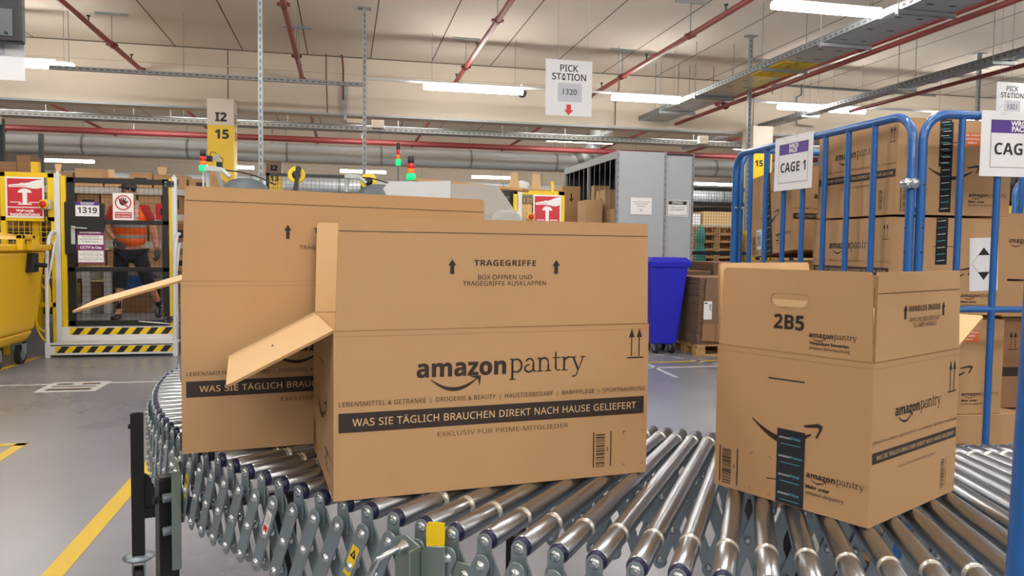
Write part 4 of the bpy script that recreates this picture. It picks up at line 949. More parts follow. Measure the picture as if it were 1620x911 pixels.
# ------------------------------------------------------------------ grated signs and guard panels at the left
def estop_graphic(k, M, w, h, text):
    """red field with a pushed mushroom button under a flat hand"""
    k.rect(0, 0, w, h, 'sign_white', M, .001); b = .05 * w; y0 = h * (.27 if text else .06)
    k.rect(b, y0, w - b, h - b, 'sign_red', M, .002); H = h - b - y0
    if text:
        k.rect(b, b, w - b, y0 - .025 * h, 'sign_red', M, .002)
        k.text('Wyłącznik', w / 2, y0 - .125 * h, w * .48, 'sign_white', M, 'b', z=.003, center=True, bold=.012); k.text('bezpieczeństwa', w / 2, y0 - .215 * h, w * .76, 'sign_white', M, 'b', z=.003, center=True, bold=.012)
    c = w * .5; Y = lambda f: y0 + H * f
    cap = [(c + w * .18 * math.cos(R(a)), Y(.50) + H * .15 * math.sin(R(a))) for a in range(0, 181, 15)]
    k.poly(cap, 'sign_white', M, .003); k.rect(c - w * .06, Y(.12), c + w * .06, Y(.52), 'sign_white', M, .0032)
    k.poly([(c - w * .18, Y(.07)), (c + w * .18, Y(.07)), (c + w * .16, Y(.12)), (c - w * .16, Y(.12))], 'sign_white', M, .0034)
    k.rect(w * .12, Y(.145), c - w * .10, Y(.175), 'sign_white', M, .0034); k.rect(c + w * .10, Y(.145), w * .88, Y(.175), 'sign_white', M, .0034)
    hand = [(w * .06, Y(.74)), (w * .12, Y(.69)), (w * .30, Y(.70)), (w * .56, Y(.69)), (w * .70, Y(.655)), (w * .84, Y(.655)), (w * .95, Y(.70)), (w * .95, Y(.985)), (w * .80, Y(.96)), (w * .60, Y(.87)), (w * .48, Y(.84)), (w * .42, Y(.86)), (w * .36, Y(.82)), (w * .12, Y(.78))]
    k.poly(hand, 'sign_white', M, .003)
    k.line((w * .14, Y(.735)), (w * .52, Y(.745)), .006, 'sign_red', M, .0034)
def wire_mesh(k, M, u0, v0, u1, v1, su, sv, t, m):
    n = max(1, round((u1 - u0) / su))
    for i in range(n + 1): u = u0 + (u1 - u0) * i / n; k.box((u - t / 2, v0, -t), (u + t / 2, v1, 0), m, M)
    n = max(1, round((v1 - v0) / sv))
    for i in range(n + 1): v = v0 + (v1 - v0) * i / n; k.box((u0, v - t / 2, 0), (u1, v + t / 2, t), m, M)
def XZ(x, y, z): return frame((x, y, z), (1, 0, 0), (0, 0, 1))
GY = 9.8
def rect_px(x0, y0, x1, y1, Y=GY):
    a, b = at(x0, y1, Y), at(x1, y0, Y); return a.x, a.z, b.x, b.z
# --- yellow guard with the emergency stop board, left of the gate
def guard(label, x0, z0, x1, z1, Y, post_side, low=True, ph=0.0):
    o = thing('machine_guard', label, 'guard', ((x0 + x1) / 2, Y, 0)); t = .055
    k = MB(); M = XZ(0, Y, 0)
    for (a, b, c, d) in ((x0, z1 - t, x1, z1), (x0, z0, x1, z0 + t), (x0, z0, x0 + t, z1), (x1 - t * 1.6, z0, x1, z1)): k.box((a, Y - .02, b), (c, Y + .02, d), 'yellow')
    k.build('frame', o, world=True, bevel=.004)
    for xx in (x0, x1 - t): MB().box((xx, Y - .02, 0), (xx + t, Y + .02, z0), 'yellow').build('post', o, world=True)
    k = MB(); wire_mesh(k, XZ(0, Y + .01, 0), x0 + t, z0 + t, x1 - t, z1 - t, .05, .05, .004, 'yellow'); k.build('wire_mesh', o, world=True)
    if low:
        MB().box((x0, Y - .02, .55), (x1, Y + .02, .60), 'yellow').build('rail', o, world=True); MB().box((x0, Y - .02, z0 - .32), (x1, Y + .02, z0 - .27), 'yellow').build('rail', o, world=True)
        k = MB(); wire_mesh(k, XZ(0, Y + .01, 0), x0, z0 - .30, x1, z0, .06, .06, .004, 'yellow'); k.build('wire_mesh', o, world=True)
    return o
a = rect_px(2, 274, 88.8, 349); guard('yellow machine guard frame left of the gate, behind the yellow bin', a[0], a[1], a[2], a[3], GY, 1)
def estop_sign(label, rc, Y, text):
    o = thing('emergency_stop_sign', label, 'sign', (rc[0], Y, rc[1])); k = MB(); w, h = rc[2] - rc[0], rc[3] - rc[1]
    k.box((0, 0, 0), (w, .006, h), 'sign_white'); estop_graphic(k, XZ(0, 0, 0), w, h, text); k.build('board', o); return o
estop_sign('red emergency stop sign with a pushed button, on the yellow guard left of the gate', rect_px(11, 281, 71, 344), GY - .03, True)
def estop_button(label, px, py, Y):
    c = at(px, py, Y); o = thing('emergency_stop_button', label, 'button', c)
    MB().box((-.045, .0, -.06), (.065, .06, .05), 'device_light').build('housing', o, bevel=.012)
    MB().lathe([(.052, 0), (.052, .03), (.046, .034)], 'yellow', 18, frame((0, 0, 0), (1, 0, 0), (0, 0, 1))).build('collar', o)
    MB().lathe([(.018, .03), (.018, .045), (.036, .05), (.034, .062), (.015, .068)], 'red_box', 16, frame((0, 0, 0), (1, 0, 0), (0, 0, 1))).build('knob', o)
    k = MB(); 
    for j in range(2): k.tube([(-.01 + j * .03, .03, -.06), (-.01 + j * .03, .03, -.14), (.0 + j * .03, .04, -.22)], .007, 'device_black', 6)
    k.build('cable', o)
estop_button('grey emergency stop switch with yellow ring, beside the sign left of the gate', 70, 323, GY - .09)
# --- the gate: posts, door, steps, handrails
gate = thing('safety_gate', 'white and yellow gate with black mesh door and hazard striped steps', 'gate', (-2.6, GY, 0))
def part(mb, name, par=gate, **kw): return mb.build(name, par, world=True, **kw)
part(MB().box((-3.245, GY - .03, 0), (-3.185, GY + .03, 2.085), 'white_metal').box((-3.225, GY - .02, 2.085), (-3.205, GY + .02, 2.11), 'white_metal'), 'post', bevel=.004)
part(MB().box((-3.18, GY - .025, .30), (-3.125, GY + .025, 2.06), 'yellow'), 'post', bevel=.004)
part(MB().box((-1.985, GY - .03, 0), (-1.935, GY + .03, 2.085), 'white_metal').box((-1.97, GY - .02, 2.085), (-1.95, GY + .02, 2.105), 'white_metal'), 'post', bevel=.004)
part(MB().box((-2.02, GY - .02, .30), (-1.988, GY + .02, 2.06), 'yellow'), 'post', bevel=.004)
DX0, DX1, DZ0, DZ1 = -3.115, -2.03, .325, 2.045
k = MB(); t = .062
for (a, b, c, d) in ((DX0, DZ0, DX0 + .075, DZ1), (DX1 - t, DZ0, DX1, DZ1), (DX0, DZ1 - t, DX1, DZ1), (DX0, DZ0, DX1, DZ0 + t)): k.box((a, GY - .02, b), (c, GY + .02, d), 'black_metal')
z1, z2 = at(150, 351, GY).z, at(150, 426, GY).z
for zz in (z1, z2): k.box((DX0, GY - .02, zz - .025), (DX1, GY + .02, zz + .025), 'black_metal')
door = part(k, 'door', bevel=.003)
k = MB(); wire_mesh(k, XZ(0, GY, 0), DX0 + .07, DZ0 + .05, DX1 - .05, DZ1 - .05, .055, .058, .0024, 'black_metal'); part(k, 'wire_mesh').parent = door
a = rect_px(107, 366, 166, 321, GY)
lk = MB().box((a[0], GY - .045, min(a[1], a[3])), (a[2], GY + .03, max(a[1], a[3])), 'black_metal'); a = rect_px(105, 320, 121, 402); lk.box((a[0], GY - .05, a[1]), (a[2], GY - .02, a[3]), 'black_metal'); part(lk, 'lock', bevel=.004).parent = door
h0 = at(115, 360, GY - .07); k = MB(); k.box((h0.x - .02, GY - .065, h0.z - .19), (h0.x + .02, GY - .05, h0.z + .02), 'device_light'); k.cyl((h0.x, GY - .09, h0.z), (h0.x + .16, GY - .09, h0.z - .006), .010, 'bolt', 8); k.cyl((h0.x, GY - .09, h0.z), (h0.x, GY - .05, h0.z), .010, 'bolt', 8); part(k, 'handle').parent = door
for py in (291, 505):
    c = at(267, py, GY - .03); k = MB().box((c.x - .055, GY - .03, c.z - .035), (c.x + .055, GY - .02, c.z + .035), 'black_metal')
    for sx in (-.035, .035):
        for sz in (-.018, .018): k.lathe([(.009, 0), (.006, .004)], 'bolt', 8, frame((c.x + sx, GY - .03, c.z + sz), (1, 0, 0), (0, 0, 1)))
    part(k, 'hinge').parent = door
def hazard(k, x0, x1, z0, z1, y, n=11):
    M = XZ(0, y, 0); k.rect(x0, z0, x1, z1, 'yellow', M, .0006); p = (x1 - x0) / n; h = z1 - z0
    for i in range(n): a = x0 + p * i + p * .10; k.poly([(a, z0), (a + p * .5, z0), (min(x1, a + p * .5 + h * .8), z1), (min(x1, a + h * .8), z1)], 'print_black', M, .0014)
k = MB().box((-3.19, GY - .04, .02), (-1.94, GY + .05, .315), 'white_metal'); hazard(k, -3.10, -1.98, .225, .305, GY - .041, 7); part(k, 'threshold', bevel=.004)
SY = GY - .34
k = MB().box((-3.22, SY, .13), (-1.90, GY - .05, .16), 'white_metal'); k.box((-3.22, SY, .03), (-1.90, SY + .02, .15), 'white_metal'); hazard(k, -3.16, -1.93, .055, .128, SY - .001, 8); part(k, 'step', bevel=.004)
for sx in (-3.24, -1.905):
    part(MB().box((sx - .02, SY - .01, .0), (sx + .03, SY + .04, .17), 'white_metal'), 'step_foot', bevel=.004)
    k = MB(); k.tube([(sx, SY + .02, .15), (sx, SY + .02, .95), (sx + .0, SY + .06, 1.20), (sx, SY + .14, 1.36), (sx, SY + .22, 1.41), (sx, GY - .03, 1.41)], .020, 'white_metal', 10); part(k, 'handrail')
    k = MB(); k.tube([(sx, SY + .02, .80), (sx, SY + .16, 1.02), (sx, GY - .03, 1.30)], .014, 'white_metal', 8); part(k, 'handrail_brace')
c0, c1_ = at(221, 508, GY - .06), at(268, 512, GY - .06); k = MB().cyl(c0, c1_, .010, 'bolt', 8); k.lathe([(.02, -.01), (.02, .01)], 'bolt', 10, T(*c0)); part(k, 'door_stay')
# signs on the gate
def board(name, label, rc, Y, paint, cat='sign'):
    o = thing(name, label, cat, (rc[0], Y, rc[1])); w, h = rc[2] - rc[0], rc[3] - rc[1]; k = MB().box((0, 0, 0), (w, .004, h), 'sign_white'); paint(k, XZ(0, 0, 0), w, h); k.build('board', o); return o
def p1319(k, M, w, h):
    k.rect(.0, h * .76, w, h, 'sign_purple', M, .0015); k.text('STATION GATE', w / 2, h * .88, w * .6, 'sign_white', M, 'b', z=.0025, center=True); k.text('PICK STATION', w / 2, h * .79, w * .5, 'sign_white', M, 'b', z=.0025, center=True)
    k.text('1319', w / 2, h * .22, w * .82, 'print_black', M, 'sb', z=.002, center=True)
board('number_sign', 'white sign with number 1319 and a purple strip on the gate', rect_px(122, 320, 159, 342), GY - .055, p1319)
def p_no(k, M, w, h):
    c = (w / 2, h * .645); r = w * .40
    k.disc(c, w * .16, 'print_black', M, .0012, ry=w * .15)
    for j, (dx, L) in enumerate(((-.15, .19), (-.07, .26), (.01, .28), (.09, .25))): k.line((c[0] + dx * w, c[1]), (c[0] + dx * w * 1.25, c[1] + L * w), .055 * w, 'print_black', M, .0013)
    k.line((c[0] + .12 * w, c[1] - .06 * w), (c[0] + .23 * w, c[1] + .10 * w), .06 * w, 'print_black', M, .0014)
    k.ring(c, r * .84, r, 'sign_red', M, .002); k.line((c[0] - r * .68, c[1] + r * .68), (c[0] + r * .68, c[1] - r * .68), .07 * w, 'sign_red', M, .0024)
    k.rect(w * .1, h * .08, w * .92, h * .30, 'sign_red', M, .002)
    k.text('NIEUPOWAŻNIONYM', w * .51, h * .215, w * .74, 'sign_white', M, 'b', z=.003, center=True, h=h * .05); k.text('WSTĘP WZBRONIONY', w * .51, h * .115, w * .74, 'sign_white', M, 'b', z=.003, center=True, h=h * .05)
board('prohibition_sign', 'white no entry sign with a crossed-out hand on the gate mesh', rect_px(180, 306, 212, 348), GY - .03, p_no)
def p_cctv(title, body):
    def f(k, M, w, h):
        k.rect(.0, 0, w, h, 'sign_magenta', M, .0012); k.rect(w * .04, h * .05, w * .96, h * (.60 if len(title) > 1 else .68), 'sign_white', M, .002)
        for i, tt in enumerate(title): k.text(tt, w / 2, h * (.86 - .16 * i if len(title) > 1 else .78), w * (.78 if len(tt) > 8 else .45 if len(tt) < 7 else .62), 'sign_white', M, 'b', z=.003, center=True, bold=.01)
        for i, tt in enumerate(body): k.text(tt, w / 2, h * ((.48 if len(title) > 1 else .55) - .13 * i), w * (.6 + .2 * (i % 2)), 'ink_soft', M, 'n', z=.003, center=True)
    return f
board('camera_notice', 'magenta and white monitored site notice, upper of the pair on the gate', rect_px(123, 361, 166, 389), GY - .028, p_cctv(('OBIEKT', 'MONITOROWANY'), ('Pomieszczenia', 'są monitorowane i', 'podlegają nagraniu')))
board('camera_notice', 'magenta and white CCTV in Use notice, lower of the pair on the gate', rect_px(124, 387, 167, 416), GY - .034, p_cctv(('CCTV in Use',), ('Public and Production Areas', 'of this facility may be', 'monitored and recorded', 'by closed circuit TV')))
# raised floor behind the gate
struct(MB().box((-4.4, GY + .06, 0), (-1.2, 13.0, .30), 'floor_paint'), 'floor_platform')
# yellow wheeled bin
ybin = thing('wheeled_bin', 'big yellow four-wheeled waste bin at the left edge', 'bin', (-3.68, 8.75, 0))
bx0, bx1, by0, by1 = -4.15, -3.20, 8.08, 9.39
k = MB()
def taper(z0, z1, i0, i1, m):
    vs = []
    for z, i in ((z0, i0), (z1, i1)): vs += [(bx0 + i, by0 + i, z), (bx1 - i, by0 + i, z), (bx1 - i, by1 - i, z), (bx0 + i, by1 - i, z)]
    k.add(vs, [(0, 3, 2, 1), (4, 5, 6, 7)] + [(j, (j + 1) % 4, 4 + (j + 1) % 4, 4 + j) for j in range(4)], m)
taper(.22, .34, .16, .10, 'yellow_bin'); taper(.34, 1.20, .10, .0, 'yellow_bin'); part(k, 'body', ybin, bevel=.04, seg=3)
k = MB().box((bx0 - .03, by0 - .03, 1.20), (bx1 + .03, by1 + .03, 1.27), 'yellow_bin'); part(k, 'rim', ybin, bevel=.015)
k = MB(); N = 8
vs = [(bx0 + .02 + (bx1 - bx0 - .04) * i / N, y, 1.27 + .13 * math.sin(math.pi * (.12 + .76 * i / N))) for y in (by0 + .01, by1 - .25) for i in range(N + 1)]
k.add(vs, [(N + 1 + i, N + 2 + i, i + 1, i) for i in range(N)] + [tuple(range(N + 1)), tuple(range(2 * N + 1, N, -1))], 'yellow_bin'); part(k, 'lid', ybin)
q = 8.62; k = MB()
for s in (0, .26): k.box((bx1 + .03, q - .13 + s, 1.21), (bx1 + .09, q - .06 + s, 1.37), 'yellow_bin')
k.box((bx1 + .03, q - .13, 1.32), (bx1 + .09, q + .20, 1.37), 'yellow_bin'); part(k, 'lid_grip', ybin, bevel=.01)
for sx, sg in ((bx0, -1), (bx1, 1)):
    k = MB(); k.box((sx - .05, 8.86, .98), (sx + .05, 9.02, 1.18), 'rubber'); k.cyl((sx, 8.94, 1.06), (sx + .15 * sg, 8.94, 1.05), .024, 'rubber', 10); part(k, 'trunnion', ybin, bevel=.01)
for (x, y) in ((bx1 - .16, by0 + .36), (bx0 + .16, by0 + .36), (bx1 - .16, by1 - .34), (bx0 + .16, by1 - .34)):
    k = MB(); k.box((x - .045, y - .05, .10), (x - .035, y + .05, .235), 'zinc'); k.box((x + .035, y - .05, .10), (x + .045, y + .05, .235), 'zinc'); k.box((x - .045, y - .05, .22), (x + .045, y + .05, .235), 'zinc'); cs = part(k, 'caster', ybin)
    k = MB(); k.cyl((x - .025, y, .10), (x + .025, y, .10), .10, 'rubber', 20); k.cyl((x - .03, y, .10), (x + .03, y, .10), .06, 'zinc', 14); w = part(k, 'wheel', ybin); w.parent = cs
# coil of yellow hose behind the bin
k = MB(); pts = []
for i in range(60):
    a = i / 59 * 2 * math.pi * 2.2; pts.append((-3.33 + .06 * math.cos(a) + .02 * math.sin(3 * a), 9.62, .55 + .40 * math.sin(a) * (.8 + .2 * math.cos(a / 2))))
k.tube([(p[0], p[1], max(.04, p[2])) for p in pts], .014, 'yellow', 6); tag(k.build('air_hose'), 'yellow hose looped down between the yellow bin and the gate', 'hose')

# ------------------------------------------------------------------ the worker behind the gate
def skin(name, joints, edges, m, parent, sub=2, paint=None):
    """one continuous surface grown along connected joints: (x, y, z, radius or (rx, ry))"""
    me = bpy.data.meshes.new(name); me.from_pydata([j[:3] for j in joints], edges, []); o = bpy.data.objects.new(name, me); COL.objects.link(o)
    sm = o.modifiers.new('skin', 'SKIN'); sm.use_smooth_shade = True
    for i, j in enumerate(joints):
        r = j[3]; me.skin_vertices[0].data[i].radius = r if isinstance(r, tuple) else (r, r)
    me.skin_vertices[0].data[0].use_root = True
    ss = o.modifiers.new('sub', 'SUBSURF'); ss.levels = sub; ss.render_levels = sub
    dg = bpy.context.evaluated_depsgraph_get(); ev = bpy.data.meshes.new_from_object(o.evaluated_get(dg)); bpy.data.objects.remove(o); bpy.data.meshes.remove(me)
    ms = m if isinstance(m, (list, tuple)) else [m]
    ev.materials.clear()
    for q in ms: ev.materials.append(MATS[q])
    for p in ev.polygons:
        p.use_smooth = True; p.material_index = paint(p.center) if paint else 0
    o = bpy.data.objects.new(name, ev); COL.objects.link(o); o.parent = parent; return o
man = thing('person', 'worker in orange safety vest and black cap walking behind the gate mesh', 'person', (-2.69, 10.75, .30))
J = [(0, .02, .93, (.15, .11)), (0, .0, 1.08, (.145, .10)), (0, -.01, 1.28, (.165, .115)), (0, 0, 1.43, (.13, .085)), (0, -.01, 1.52, (.055, .055)), (0, -.025, 1.60, (.06, .075)), (0, -.03, 1.68, (.075, .093)), (0, -.02, 1.74, (.06, .075)),
     (-.19, .0, 1.44, .062), (-.27, .03, 1.17, .047), (-.13, -.20, 1.04, .034),
     (.19, .0, 1.44, .062), (.27, .04, 1.16, .047), (.33, -.04, .92, .034),
     (-.10, .0, .87, .088), (-.115, -.06, .50, .06), (-.135, -.04, .10, .040), (-.14, -.20, .04, .036),
     (.10, .02, .87, .088), (.20, .04, .50, .06), (.29, .26, .17, .040), (.31, .15, .05, .034)]
E_ = [(0, 1), (1, 2), (2, 3), (3, 4), (4, 5), (5, 6), (6, 7), (3, 8), (8, 9), (9, 10), (3, 11), (11, 12), (12, 13), (0, 14), (14, 15), (15, 16), (16, 17), (0, 18), (18, 19), (19, 20), (20, 21)]
skin('body', J, E_, 'skin', man)
# face
k = MB(); F = frame((0, -.118, 0), (1, 0, 0), (0, 0, 1))
for sx in (-.032, .032):
    k.lathe([(.014, -.006), (.012, .001), (.006, .004)], 'eye_white', 12, frame((sx, -.112, 1.672), (1, 0, 0), (0, 0, 1)))
    k.lathe([(.006, .0), (.005, .0045)], 'print_black', 10, frame((sx, -.1125, 1.672), (1, 0, 0), (0, 0, 1)))
    k.bar((sx - .018, -.117, 1.692), (sx + .018, -.117, 1.694), .006, .006, 'hair')
k.build('eyes', man)
k = MB(); k.add([(-.012, -.112, 1.675), (.012, -.112, 1.675), (.018, -.115, 1.628), (-.018, -.115, 1.628), (0, -.118, 1.67), (0, -.145, 1.634), (0, -.125, 1.62)], [(0, 4, 5), (0, 5, 3), (4, 1, 5), (1, 2, 5), (3, 5, 6), (5, 2, 6)], 'skin', True); k.build('nose', man)
k = MB(); k.tube([(-.026, -.108, 1.598), (-.010, -.118, 1.596), (.010, -.118, 1.596), (.026, -.108, 1.598)], .006, 'lips', 6); k.build('mouth', man)
for sx in (-1, 1): MB().lathe([(.010, -.012), (.022, -.004), (.024, .004), (.010, .012)], 'skin', 12, frame((sx * .083, -.015, 1.655), (0, 1, 0), (0, 0, 1))).build('ear', man)
k = MB(); k.lathe([(.088, 1.655), (.092, 1.69), (.085, 1.70)], 'hair', 18, T(0, -.012, 0) @ Matrix.Diagonal((.92, 1.05, 1, 1))); k.build('hair', man)
k = MB(); k.lathe([(.097, 1.69), (.100, 1.72), (.092, 1.765), (.06, 1.79), (.012, 1.80)], 'device_black', 22, T(0, -.02, 0) @ Matrix.Diagonal((.95, 1.1, 1, 1)))
pk = [(.105 * math.cos(R(a)), -.07 + .155 * math.sin(R(a))) for a in range(180, 361, 15)]
k.prism(pk, 'device_black', T(0, 0, 1.694), .008); k.bar((-.09, -.165, 1.704), (.09, -.165, 1.704), .01, .006, 'device_grey'); k.build('cap', man)
# clothes
SH = [(0, .0, 1.02, (.165, .125)), (0, -.01, 1.28, (.172, .122)), (0, 0, 1.40, (.14, .09)), (0, -.005, 1.49, (.066, .064)), (-.19, .0, 1.43, .078), (-.25, .02, 1.25, .068), (.19, .0, 1.43, .078), (.25, .025, 1.25, .068)]
skin('shirt', SH, [(0, 1), (1, 2), (2, 3), (2, 4), (4, 5), (2, 6), (6, 7)], 'shirt_red', man)
def vp(c):
    if (1.055 < c.z < 1.095) or (1.20 < c.z < 1.245): return 1
    if .085 < abs(c.x) < .13 and c.z > 1.20: return 1
    return 0
VE = [(0, .0, .92, (.205, .150)), (0, .0, 1.10, (.205, .148)), (0, -.01, 1.28, (.225, .158)), (0, -.005, 1.41, (.195, .135)), (-.13, .0, 1.475, (.085, .095)), (.13, .0, 1.475, (.085, .095))]
skin('safety_vest', VE, [(0, 1), (1, 2), (2, 3), (3, 4), (3, 5)], ['vest', 'reflective'], man, 3, vp)
TR = [(0, .02, .93, (.165, .128)), (-.10, .0, .84, .108), (-.112, -.045, .58, .092), (-.118, -.065, .40, .085), (.10, .02, .84, .108), (.18, .035, .58, .092), (.215, .07, .42, .085)]
skin('trousers', TR, [(0, 1), (1, 2), (2, 3), (0, 4), (4, 5), (5, 6)], 'trousers', man)
skin('sock', [(-.122, -.055, .36, .05), (-.135, -.04, .12, .048)], [(0, 1)], 'sock', man, 1); skin('sock', [(.27, .20, .26, .048), (.29, .26, .16, .046)], [(0, 1)], 'sock', man, 1)
skin('shoe', [(-.135, -.02, .06, (.05, .055)), (-.138, -.10, .06, (.05, .05)), (-.142, -.22, .042, (.05, .038)), (-.143, -.26, .036, (.035, .03))], [(0, 1), (1, 2), (2, 3)], 'shoe', man, 2)
skin('shoe', [(.292, .27, .15, (.05, .055)), (.30, .20, .11, (.05, .05)), (.312, .10, .05, (.05, .038)), (.315, .07, .036, (.035, .03))], [(0, 1), (1, 2), (2, 3)], 'shoe', man, 2)
def hand(wrist, d, up, side, name='glove'):
    """palm, four curled fingers of different length and a thumb leaving the side of the palm"""
    w, d, up = Vector(wrist), Vector(d).normalized(), Vector(up).normalized(); s = d.cross(up).normalized() * side
    J = [(*w, (.034, .026)), (*(w + d * .045), (.043, .022)), (*(w + d * .085), (.043, .02))]; Eh = [(0, 1), (1, 2)]
    for i, L in enumerate((.066, .076, .07, .054)):
        b = w + d * .088 + s * (.033 - i * .022); n = len(J)
        J += [(*b, .011), (*(b + d * L * .5 - up * .006), .0105), (*(b + d * L * .85 - up * .03), .0095), (*(b + d * L * .9 - up * .05), .008)]; Eh += [(2, n), (n, n + 1), (n + 1, n + 2), (n + 2, n + 3)]
    n = len(J); b = w + d * .03 + s * .04
    J += [(*b, .014), (*(b + d * .03 + s * .022 - up * .008), .0125), (*(b + d * .06 + s * .026 - up * .018), .010)]; Eh += [(1, n), (n, n + 1), (n + 1, n + 2)]
    return skin(name, J, Eh, 'glove', man, 2)
hand((-.13, -.20, 1.04), (.55, -.25, -.55), (-.3, -.8, .3), 1); hand((.33, -.04, .92), (.1, -.25, -1), (.8, -.3, 0), -1)

# ------------------------------------------------------------------ racks and cartons behind the gate
def rack(label, x0, x1, y0, y1, levels, h, m='dark_shelf', post='dark_shelf', pw=.06, z0=0.0, group=None):
    o = thing('shelving_unit', label, 'shelf', ((x0 + x1) / 2, (y0 + y1) / 2, z0), 0, group); X, Y = (x1 - x0) / 2, (y1 - y0) / 2
    for sx in (-1, 1):
        for sy in (-1, 1): k = MB().box((sx * (X - pw / 2) - pw / 2, sy * (Y - pw / 2) - pw / 2, 0), (sx * (X - pw / 2) + pw / 2, sy * (Y - pw / 2) + pw / 2, h), post); k.build('upright', o)
    for z in levels: MB().box((-X, -Y, z), (X, Y, z + .04), m).box((-X, -Y - .01, z - .06), (X, -Y, z + .04), m).build('shelf', o)
    return o
rnd = random.Random(11)
def shelf_cartons(x0, x1, y, zs, label, wmin=.28, wmax=.5, hmax=.34, group='cartons on the racks behind the gate', mats=('kraft', 'kraft', 'kraft_dark'), depth=.4):
    n = 0
    for z, lv in zs:
        x = x0
        while x < x1 - .2:
            w = min(rnd.uniform(wmin, wmax), x1 - x); h = rnd.uniform(.55, 1) * hmax
            if rnd.random() < .84:
                k = MB().box((0, 0, 0), (w - .02, depth, h), rnd.choice(mats)); k.rect(w * .46, 0, w * .54, h, 'fold', XZ(0, 0, 0), .001)
                if rnd.random() < .35: k.rect(w * .25, h * .3, w * .75, h * .62, 'print_black', XZ(0, 0, 0), .002)
                o = k.build('stored_carton'); o.location = (x, y, z); tag(o, label % (lv, ORD[n % len(ORD)]), 'box', group); n += 1
            x += w
ORD = ['first from the left', 'second from the left', 'third from the left', 'fourth from the left', 'fifth from the left', 'sixth from the left', 'seventh from the left', 'eighth from the left', 'ninth from the left', 'tenth from the left']
rack('dark steel rack of cartons behind the worker, seen through the gate', -4.27, -1.65, 12.5, 13.1, (.35, .82, 1.28, 1.70, 2.08), 2.1, 'beige_metal', 'device_grey', z0=.0)
for z, lv in ((.40, 'lowest level'), (.87, 'second level'), (1.33, 'third level'), (1.75, 'fourth level'), (2.13, 'top level')):
    x = -4.2; n = 0
    while x < -1.9:
        w = rnd.uniform(.30, .52); w = min(w, -1.75 - x); h = rnd.uniform(.24, .33) if z < 2 else rnd.uniform(.12, .26)
        dark = rnd.random() < .25
        k = MB().box((0, 0, 0), (w - .03, .42, h), 'kraft_dark' if dark else 'kraft'); k.rect(0, h * .86, w - .03, h * .9, 'fold', XZ(0, 0, 0), .001)
        if rnd.random() < .3: k.rect(w * .2, h * .2, w * .7, h * .65, 'print_black', XZ(0, 0, 0), .002)
        if z > 2 and rnd.random() < .5: k.prism([(w * .1, h), (w * .3, h), (w * .34, h + .12), (w * .06, h + .12)], 'kraft_inner', XZ(0, .1, 0), .005)
        o = k.build('stored_carton'); o.location = (x, 12.55, z); tag(o, '%s carton on the %s of the rack behind the gate, %s' % ('dark' if dark else 'brown', lv, ORD[n]), 'box', 'cartons on the rack behind the gate'); x += w; n += 1
for sx, lab in ((-3.06, 'left'), (-2.50, 'right')):
    pass
o = thing('work_table', 'white legged work table behind the worker', 'table', (-2.85, 12.1, .30))
MB().box((-.75, -.25, .62), (.75, .25, .66), 'wood').build('tabletop', o)
for sx in (-.42, .42, .7, -.7):
    MB().box((sx - .05, -.24, 0), (sx + .05, -.18, .62), 'white_metal').build('leg', o)
o = thing('plastic_crate', 'blue plastic crate under the table behind the gate', 'crate', (-2.95, 12.0, .30 + .001)); k = MB()
k.box((-.22, -.15, .30), (.22, .2, .50), 'blue_crate'); k.build('body', o, bevel=.01); MB().box((-.24, -.17, .48), (.24, .22, .52), 'blue_crate').build('rim', o); MB().box((-.2, -.13, 0), (.2, .18, .30), 'kraft_dark').build('stand', o)
c = at(258, 335, 11.65); o = thing('fire_alarm_box', 'red fire box right of the worker, seen through the gate', 'fire box', (c.x, 11.65, c.z))
MB().box((-.10, 0, -.11), (.10, .1, .11), 'red_box').build('case', o, bevel=.008); MB().box((-.03, -.012, -.05), (.05, 0, .05), 'print_black').build('window', o); MB().box((.0, -.02, -.03), (.03, -.012, .03), 'sign_white').build('handle', o)
MB().box((-.03, .03, .11 - c.z + .3 - .11), (.03, .06, -.11), 'device_grey').build('post', o)
# dark shelving and cartons at the far left
rack('dark shelving top cut by the left edge, above the yellow guard', -6.3, -4.3, 11.2, 12.6, (.4, 1.0, 1.6, 2.15), 2.88)
a = at(0, 225, 11.2); k = MB().box((-6.3, 11.15, 2.80), (-4.31, 11.2, 2.9), 'beige_metal'); tag(k.build('shelf_beam'), 'pale top edge of the dark shelving at the far left', 'beam')
for (px0, py0, px1, py1, lab, m) in ((0, 256, 26, 276, 'brown carton low on the dark shelving at the far left', 'kraft_dark'), (27, 246, 48, 276, 'tall brown carton beside the yellow block, far left', 'kraft_dark')):
    a = rect_px(px0, py0, px1, py1, 10.7); k = MB().box((0, 0, 0), (a[2] - a[0], .35, a[3] - a[1]), m); k.rect(.0, (a[3] - a[1]) * .5, a[2] - a[0], (a[3] - a[1]) * .53, 'fold', XZ(0, 0, 0), .001); o = k.build('stored_carton'); o.location = (a[0], 10.7, a[1]); tag(o, lab, 'box')
a = rect_px(49, 256, 60, 276, 9.98); k = MB().box((a[0], 9.98, 0), (a[2], 10.06, a[3]), 'column_yellow'); tag(k.build('guard_post'), 'yellow post top behind the guard at the far left', 'post')
k = MB().box((-4.9, 10.65, 2.12), (-3.9, 11.1, 2.15), 'dark_shelf'); k.box((-4.9, 10.7, 0), (-4.85, 10.75, 2.12), 'dark_shelf'); k.box((-3.95, 10.7, 0), (-3.9, 10.75, 2.12), 'dark_shelf'); tag(k.build('shelf_bay'), 'dark shelf carrying the cartons at the far left', 'shelf')
rack('dark shelving of wide cartons behind the yellow guard and bin', -4.6, -3.3, 10.1, 10.55, (.5, .95, 1.4), 1.75)
